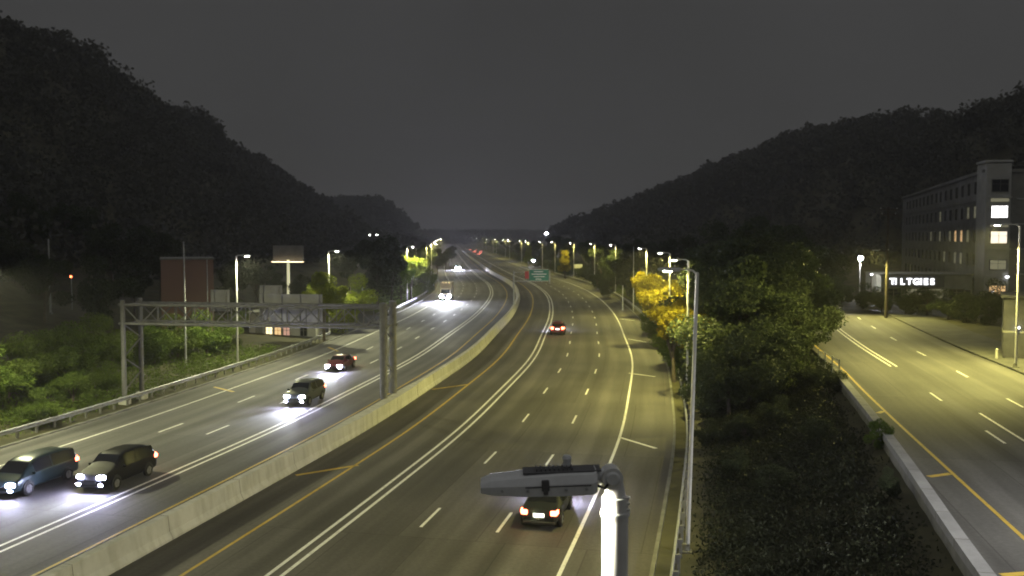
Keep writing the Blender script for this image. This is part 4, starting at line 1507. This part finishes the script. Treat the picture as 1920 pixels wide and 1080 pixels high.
GR = "trees in the mass between the freeway and the side street"
LR = "grey green leafy tree in the dim mass right of the tall lit lamp post"
for px, Z, h_, s_ in ((1352, 78, 10.5, "bush"), (1405, 82, 11.5, "round"), (1455, 90, 11, "bush"), (1380, 98, 13, "round"), (1430, 112, 13.5, "wide"), (1475, 108, 12, "bush"),
                      (1340, 112, 12.5, "round"), (1500, 122, 11, "round"), (1395, 128, 14, "round"), (1450, 135, 14, "wide"), (1330, 140, 13, "round"), (1530, 138, 9.5, "wide"),
                      (1335, 92, 11, "bush"), (1370, 66, 7, "bush"), (1440, 72, 7.5, "bush"), (1490, 84, 8, "bush"), (1345, 150, 14, "tall"), (1420, 160, 14, "round"),
                      (1490, 165, 12, "round"), (1560, 160, 9, "bush"), (1340, 70, 6, "bush"), (1410, 70, 7, "bush"), (1465, 78, 8, "bush"), (1520, 96, 8, "bush")):
    tx = ("low bushy tree in the front row of the dim mass beside the tall lamp post" if h_ < 8.2 else
          "leafy tree close beside the tall lit lamp post, left edge of the dim mass" if px < 1360 else
          "tree at the right edge of the dim mass, beside the side street" if px > 1480 else
          "tall tree at the back of the dim mass right of the lamp posts" if Z > 110 else "broad grey green tree amid the dim mass between the roads")
    tree(px, Z, h_, s_, "leaf_grey", tx, GR, 1.05)
tree(1214, 153, 8.6, "round", "leaf_yellow", "yellow autumn tree farthest left in the glowing clump beside the right lamps", "autumn trees by the right lamps")
tree(1240, 113, 8.4, "round", "leaf_yellow", "yellow autumn tree in the middle of the glowing clump beside the right lamps", "autumn trees by the right lamps")
tree(1266, 85, 8.6, "round", "leaf_yellow", "brightest golden autumn tree, just left of the tallest lit lamp post", "autumn trees by the right lamps")
tree(1232, 120, 9.6, "wide", "leaf_yellow", "taller yellow tree behind the glowing clump, near the fourth lamp post", "autumn trees by the right lamps")
for px, Z, h_ in ((1262, 97, 4.6), (1286, 88, 4.4), (1243, 112, 4.8), (1220, 130, 4.6), (1300, 100, 6)):
    tree(px, Z, h_, "bush", "leaf", "low green tree at the foot of the yellow autumn trees", "low trees under the yellow clump")
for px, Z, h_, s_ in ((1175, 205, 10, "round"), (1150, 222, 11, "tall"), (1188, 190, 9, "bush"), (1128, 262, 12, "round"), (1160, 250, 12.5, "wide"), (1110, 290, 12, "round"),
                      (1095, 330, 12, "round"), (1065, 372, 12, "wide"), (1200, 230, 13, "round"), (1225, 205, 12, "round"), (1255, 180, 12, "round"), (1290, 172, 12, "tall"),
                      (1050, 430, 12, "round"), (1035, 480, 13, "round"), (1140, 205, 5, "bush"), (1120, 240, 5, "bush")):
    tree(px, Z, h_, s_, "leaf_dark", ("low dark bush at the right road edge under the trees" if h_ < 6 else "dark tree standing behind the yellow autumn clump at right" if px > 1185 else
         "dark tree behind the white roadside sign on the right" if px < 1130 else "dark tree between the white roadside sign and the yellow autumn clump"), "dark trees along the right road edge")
tree(1118, 300, 9, "round", "leaf_lime", "lime leaved tree lit by a far lamp on the right side", "lamp lit far trees at right")
tree(1060, 300, 9.5, "tall", "leaf_yellow", "orange leaved tree lit by a far lamp on the right side", "lamp lit far trees at right")
tree(992, 420, 10, "tall", "leaf_lime", "tiny lime tree beneath a far lamp left of the mast light", "lamp lit far trees at right")
def far_tree(y, d, h_, tx, grp):
    p = at(y, d)
    return tree(960 + p.x * 1740 / p.y, p.y, h_, random.choice(("round", "wide", "tall")), "leaf_dark", tx, grp, 1.15)
for y in (345, 372, 398, 430, 470, 505, 540, 590, 640, 700, 770, 850, 950):
    far_tree(y, 24.5 + random.random() * 5, 9 + random.random() * 3, "small far dark tree lining the right side of the distant freeway", "far trees on the right side")
for y in (440, 475, 520, 565, 610, 670, 740, 820, 900, 1000):
    far_tree(y, -23.8 - random.random() * 5, 8 + random.random() * 3, "small far dark tree lining the left side of the distant freeway", "far trees on the left side")
for y in (196, 212, 228, 243, 258, 275, 292, 312, 334, 358, 385, 415):
    p = at(y, 24.2 + random.random() * 2.5)
    tree(960 + p.x * 1740 / p.y, p.y, 3.2 + random.random() * 1.4, "bush", "leaf_dark", "low dark bush right behind the guardrail on the far right road edge", "bushes behind the right guardrail", 1.2, name="shrub")
# hedge and trees beyond the side street
for px, Z, h_ in ((1545, 140, 4.4), (1580, 135, 4.2), (1620, 128, 4.0), (1655, 124, 3.8), (1700, 120, 4.2), (1740, 118, 4.4), (1780, 112, 4.0), (1815, 108, 4.2), (1850, 104, 3.8), (1560, 150, 5), (1880, 110, 5)):
    tree(px, Z, h_, "bush", "leaf_grey", "dark shrub in the hedge behind the side street sidewalk", "hedge behind the side street", 1.2, name="shrub")
for px, Z, h_ in ((1400, 58, 2.2), (1470, 60, 2.6), (1520, 68, 3), (1560, 64, 2.4), (1380, 50, 1.8), (1450, 46, 2.0), (1540, 52, 2.2), (1330, 58, 2)):
    tree(px, Z, h_, "bush", "leaf_dark", "dark scrubby bush on the black slope below the side street wall", "bushes on the dark slope", 1.2, name="shrub")
tree(1652, 46.2, 1.9, "bush", "leaf", "single leafy shrub lit at the top edge of the retaining wall", None, .8, name="shrub")
tree(1680, 38, 1.6, "bush", "leaf_dark", "small half lit shrub under the retaining wall, nearer than the bright one", None, .8, name="shrub")

GL = "lamp lit trees left of the freeway"
tree(606, 118, 9.2, "round", "leaf_lime", "bright lime tree just left of the lamp post behind the gantry", GL)
tree(640, 128, 7.4, "bush", "leaf_lime", "lower bright green tree right of the lamp post behind the gantry", GL)
tree(657, 140, 8.4, "bush", "leaf_lime", "green tree between the lit lamp post and the tall dark tree", GL)
tree(588, 126, 8.2, "wide", "leaf_lime", "darker green tree left of the bright lime one", GL)
tree(770, 189, 11.0, "round", "leaf_lime", "glowing lime tree round a lamp at the left road edge", GL)
tree(752, 184, 9.0, "round", "leaf", "green tree beside the glowing lime one at the left road edge", GL)
tree(796, 218, 7.5, "bush", "leaf", "low green tree right of the glowing lime one", GL)
GD = "dark trees left of the freeway"
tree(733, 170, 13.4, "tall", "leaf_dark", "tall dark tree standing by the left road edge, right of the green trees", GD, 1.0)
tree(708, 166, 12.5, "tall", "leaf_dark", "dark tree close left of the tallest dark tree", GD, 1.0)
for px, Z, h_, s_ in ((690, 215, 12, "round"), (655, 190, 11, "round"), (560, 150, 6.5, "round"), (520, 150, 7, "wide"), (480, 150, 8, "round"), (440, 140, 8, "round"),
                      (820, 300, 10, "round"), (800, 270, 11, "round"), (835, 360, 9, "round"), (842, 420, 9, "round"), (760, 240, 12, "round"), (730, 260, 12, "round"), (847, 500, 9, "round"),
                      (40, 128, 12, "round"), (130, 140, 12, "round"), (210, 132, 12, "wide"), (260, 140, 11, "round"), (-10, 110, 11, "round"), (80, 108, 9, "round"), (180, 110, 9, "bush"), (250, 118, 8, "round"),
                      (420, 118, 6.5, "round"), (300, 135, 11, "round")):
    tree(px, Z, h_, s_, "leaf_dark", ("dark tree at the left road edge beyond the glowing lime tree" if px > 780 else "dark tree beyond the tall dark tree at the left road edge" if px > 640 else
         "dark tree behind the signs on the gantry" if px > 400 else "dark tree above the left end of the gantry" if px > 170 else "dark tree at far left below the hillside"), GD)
GS = "bushy trees behind the left guardrail"
for px, Z, h_ in ((285, 92, 4.8), (330, 95, 5.4), (385, 99, 5.6), (430, 103, 4.2)):
    tree(px, Z, h_, "bush", "leaf", "green bush behind the left guardrail beneath the gantry beam", GS, 1.15)
for px, Z, h_ in ((50, 74, 6.2), (105, 77, 6.8), (165, 82, 6.4), (10, 70, 6.0), (205, 88, 5.6), (-40, 66, 6), (130, 70, 3.5), (60, 64, 3.0), (195, 76, 3.2)):
    tx = ("low green bush close behind the left guardrail, in front of the taller trees" if h_ < 4 else "leafy green tree behind the left guardrail at the picture border" if px < 20 else
          "leafy green tree nearest the left foot of the gantry" if px > 160 else "leafy green tree between the picture border and the left gantry foot")
    tree(px, Z, h_, "bush", "leaf", tx, GS, 1.1)

# undergrowth along the verges (nobody could count it)
def undergrowth(name, pts, n_each, size, leaf, hgt):
    P = np.array(pts)
    n = len(P)
    Cc = np.repeat(P, n_each, 0)
    m = len(Cc)
    off = rng.normal(size=(m, 3)) * np.array([.5, .5, .0])
    z = rng.uniform(.0, 1, m) ** 1.5 * hgt
    Cc = Cc + off
    Cc[:, 2] += z
    a = rng.normal(size=(m, 3))
    a /= np.linalg.norm(a, axis=1)[:, None]
    b = np.cross(a, rng.normal(size=(m, 3)))
    b /= np.linalg.norm(b, axis=1)[:, None]
    s = (size * rng.uniform(.6, 1.4, m))[:, None]
    Vv = np.stack([Cc - a * s, Cc - b * s * .5, Cc + a * s, Cc + b * s * .5], 1).reshape(-1, 3)
    o = link(name, np_mesh(name, Vv, np.arange(4 * m).reshape(m, 4)), M[leaf])
    o["kind"] = "stuff"
    o["label"] = {"leaf": "low green undergrowth along the road verges", "leaf_dark": "dark brush", "brush": "dark weeds and brush on the slope below the side street"}[leaf]
    return o
pts = []
for _ in range(2600):
    y = 25 + 230 * random.random() ** 1.6
    d = -22.8 - random.random() ** 1.3 * 16
    if 104 < y < 160 and d > -34:
        continue
    p = at(y, d)
    pts.append((p.x, p.y, hz(p.x, p.y)))
for _ in range(900):
    y = 75 + 190 * random.random() ** 1.4
    d = 23.4 + random.random() ** 1.5 * 9
    p = at(y, d)
    if p.x > float(sx(min(y, 175))) - 2.5 and y < 170:
        continue
    pts.append((p.x, p.y, hz(p.x, p.y)))
fp_ = []
for _ in range(1500):
    y = 230 + 560 * random.random() ** 1.3
    p = at(y, 23.6 + random.random() * 10 if random.random() < .6 else -23.6 - random.random() * 10)
    fp_.append((p.x, p.y, hz(p.x, p.y)))
undergrowth("distant_undergrowth", fp_, 16, .42, "leaf_dark", 2.6)["label"] = "dark brush along both sides of the far freeway"
undergrowth("undergrowth", pts, 50, .11, "leaf", .9)
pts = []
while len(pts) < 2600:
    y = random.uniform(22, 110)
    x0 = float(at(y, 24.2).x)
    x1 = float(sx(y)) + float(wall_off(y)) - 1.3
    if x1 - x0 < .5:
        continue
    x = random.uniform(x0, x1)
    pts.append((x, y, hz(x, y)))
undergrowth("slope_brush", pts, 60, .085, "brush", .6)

# ------------------------------------------------------------------ night haze in the valley
hm_ = bpy.data.materials.new("night_haze")
hm_.use_nodes = True
hn = hm_.node_tree
for nd_ in list(hn.nodes):
    if nd_.type == "BSDF_PRINCIPLED":
        hn.nodes.remove(nd_)
pv = hn.nodes.new("ShaderNodeVolumePrincipled")
pv.inputs["Color"].default_value = (0.95, 0.95, 0.95, 1)
pv.inputs["Density"].default_value = HAZE
pv.inputs["Anisotropy"].default_value = 0.3
hn.links.new(pv.outputs[0], hn.nodes["Material Output"].inputs["Volume"])
hzb = link("haze", MB().box((0, 2000, 74.5), (3300, 4500, 153)).mesh("haze"), hm_)
hzb["kind"] = "stuff"
hzb["label"] = "thin night haze filling the valley"

# ------------------------------------------------------------------ wooded hills (read as one mass)
def forest(name, label, X0, X1, Ya, Yb, n, nq):
    xs_ = rng.uniform(X0, X1, n)
    ys_ = Ya + (Yb - Ya) * rng.uniform(0, 1, n) ** 1.75
    c = cx(np.clip(ys_, -110, 1690))
    if X0 < 0:
        ok = xs_ < c - 58 + 20 * sstep(250, 500, ys_)
    else:
        ok = (xs_ > 118) | ((ys_ > 255) & (xs_ > c + 36))
        ok &= ~((xs_ > 66) & (xs_ < 150) & (ys_ < 262) & (ys_ > 120) & (xs_ < 116 + 0 * ys_))
    ok &= (np.abs(xs_) < 215)
    xs_, ys_ = xs_[ok], ys_[ok]
    zs_ = height(xs_, ys_)
    m = len(xs_)
    hgt = rng.uniform(6.5, 10.5, m) * (1 + .28 * np.sin(xs_ * .083 + 1.3) * np.sin(ys_ * .061) + .18 * np.sin(ys_ * .021 + xs_ * .05))
    w = hgt * rng.uniform(.36, .52, m)
    far = np.clip(ys_ / 300, .8, 2.2)
    P = np.repeat(np.stack([xs_, ys_, zs_], 1), nq, 0)
    hh_ = np.repeat(hgt, nq)
    ww = np.repeat(w, nq)
    d = rng.normal(size=(len(P), 3))
    d /= np.linalg.norm(d, axis=1)[:, None]
    rr = rng.uniform(.4, 1, len(P)) ** .5
    lump = 1 + .25 * np.sin(d[:, 0] * 4 + hh_ * 9) * np.sin(d[:, 2] * 5 + ww * 7)
    P = P + d * (rr * lump)[:, None] * np.stack([ww, ww, hh_ * .42], 1)
    P[:, 2] += hh_ * .58
    a = rng.normal(size=(len(P), 3))
    a /= np.linalg.norm(a, axis=1)[:, None]
    b = np.cross(a, rng.normal(size=(len(P), 3)))
    b /= np.linalg.norm(b, axis=1)[:, None]
    s = (np.repeat(far, nq) * rng.uniform(.45, .85, len(P)))[:, None]
    Vv = np.stack([P - a * s, P - b * s * .7, P + a * s, P + b * s * .7], 1).reshape(-1, 3)
    o = link(name, np_mesh(name, Vv, np.arange(len(Vv)).reshape(-1, 4)), M["forest"])
    o["kind"] = "stuff"
    o["label"] = label
    return o
forest("hillside_forest", "dark forest covering the long left hillside", -212, -38, 20, 1500, 7000, 80)
forest("hillside_forest", "dark forest covering the long right hillside", 38, 212, 60, 1800, 5200, 80)
def far_forest():
    n = 900
    xs_ = rng.uniform(-230, 330, n)
    ys_ = rng.uniform(1750, 2600, n)
    zs_ = height(xs_, ys_)
    nq = 30
    P = np.repeat(np.stack([xs_, ys_, zs_ + 4], 1), nq, 0)
    P = P + rng.normal(size=P.shape) * np.array([6, 6, 3.2])
    a = rng.normal(size=P.shape)
    a /= np.linalg.norm(a, axis=1)[:, None]
    b = np.cross(a, rng.normal(size=P.shape))
    b /= np.linalg.norm(b, axis=1)[:, None]
    Vv = np.stack([P - a * 2, P - b * 1.5, P + a * 2, P + b * 1.5], 1).reshape(-1, 3)
    o = link("far_forest", np_mesh("far_forest", Vv, np.arange(len(Vv)).reshape(-1, 4)), M["forest"])
    o["kind"] = "stuff"
    o["label"] = "dark line of woods closing the far end of the valley"
far_forest()
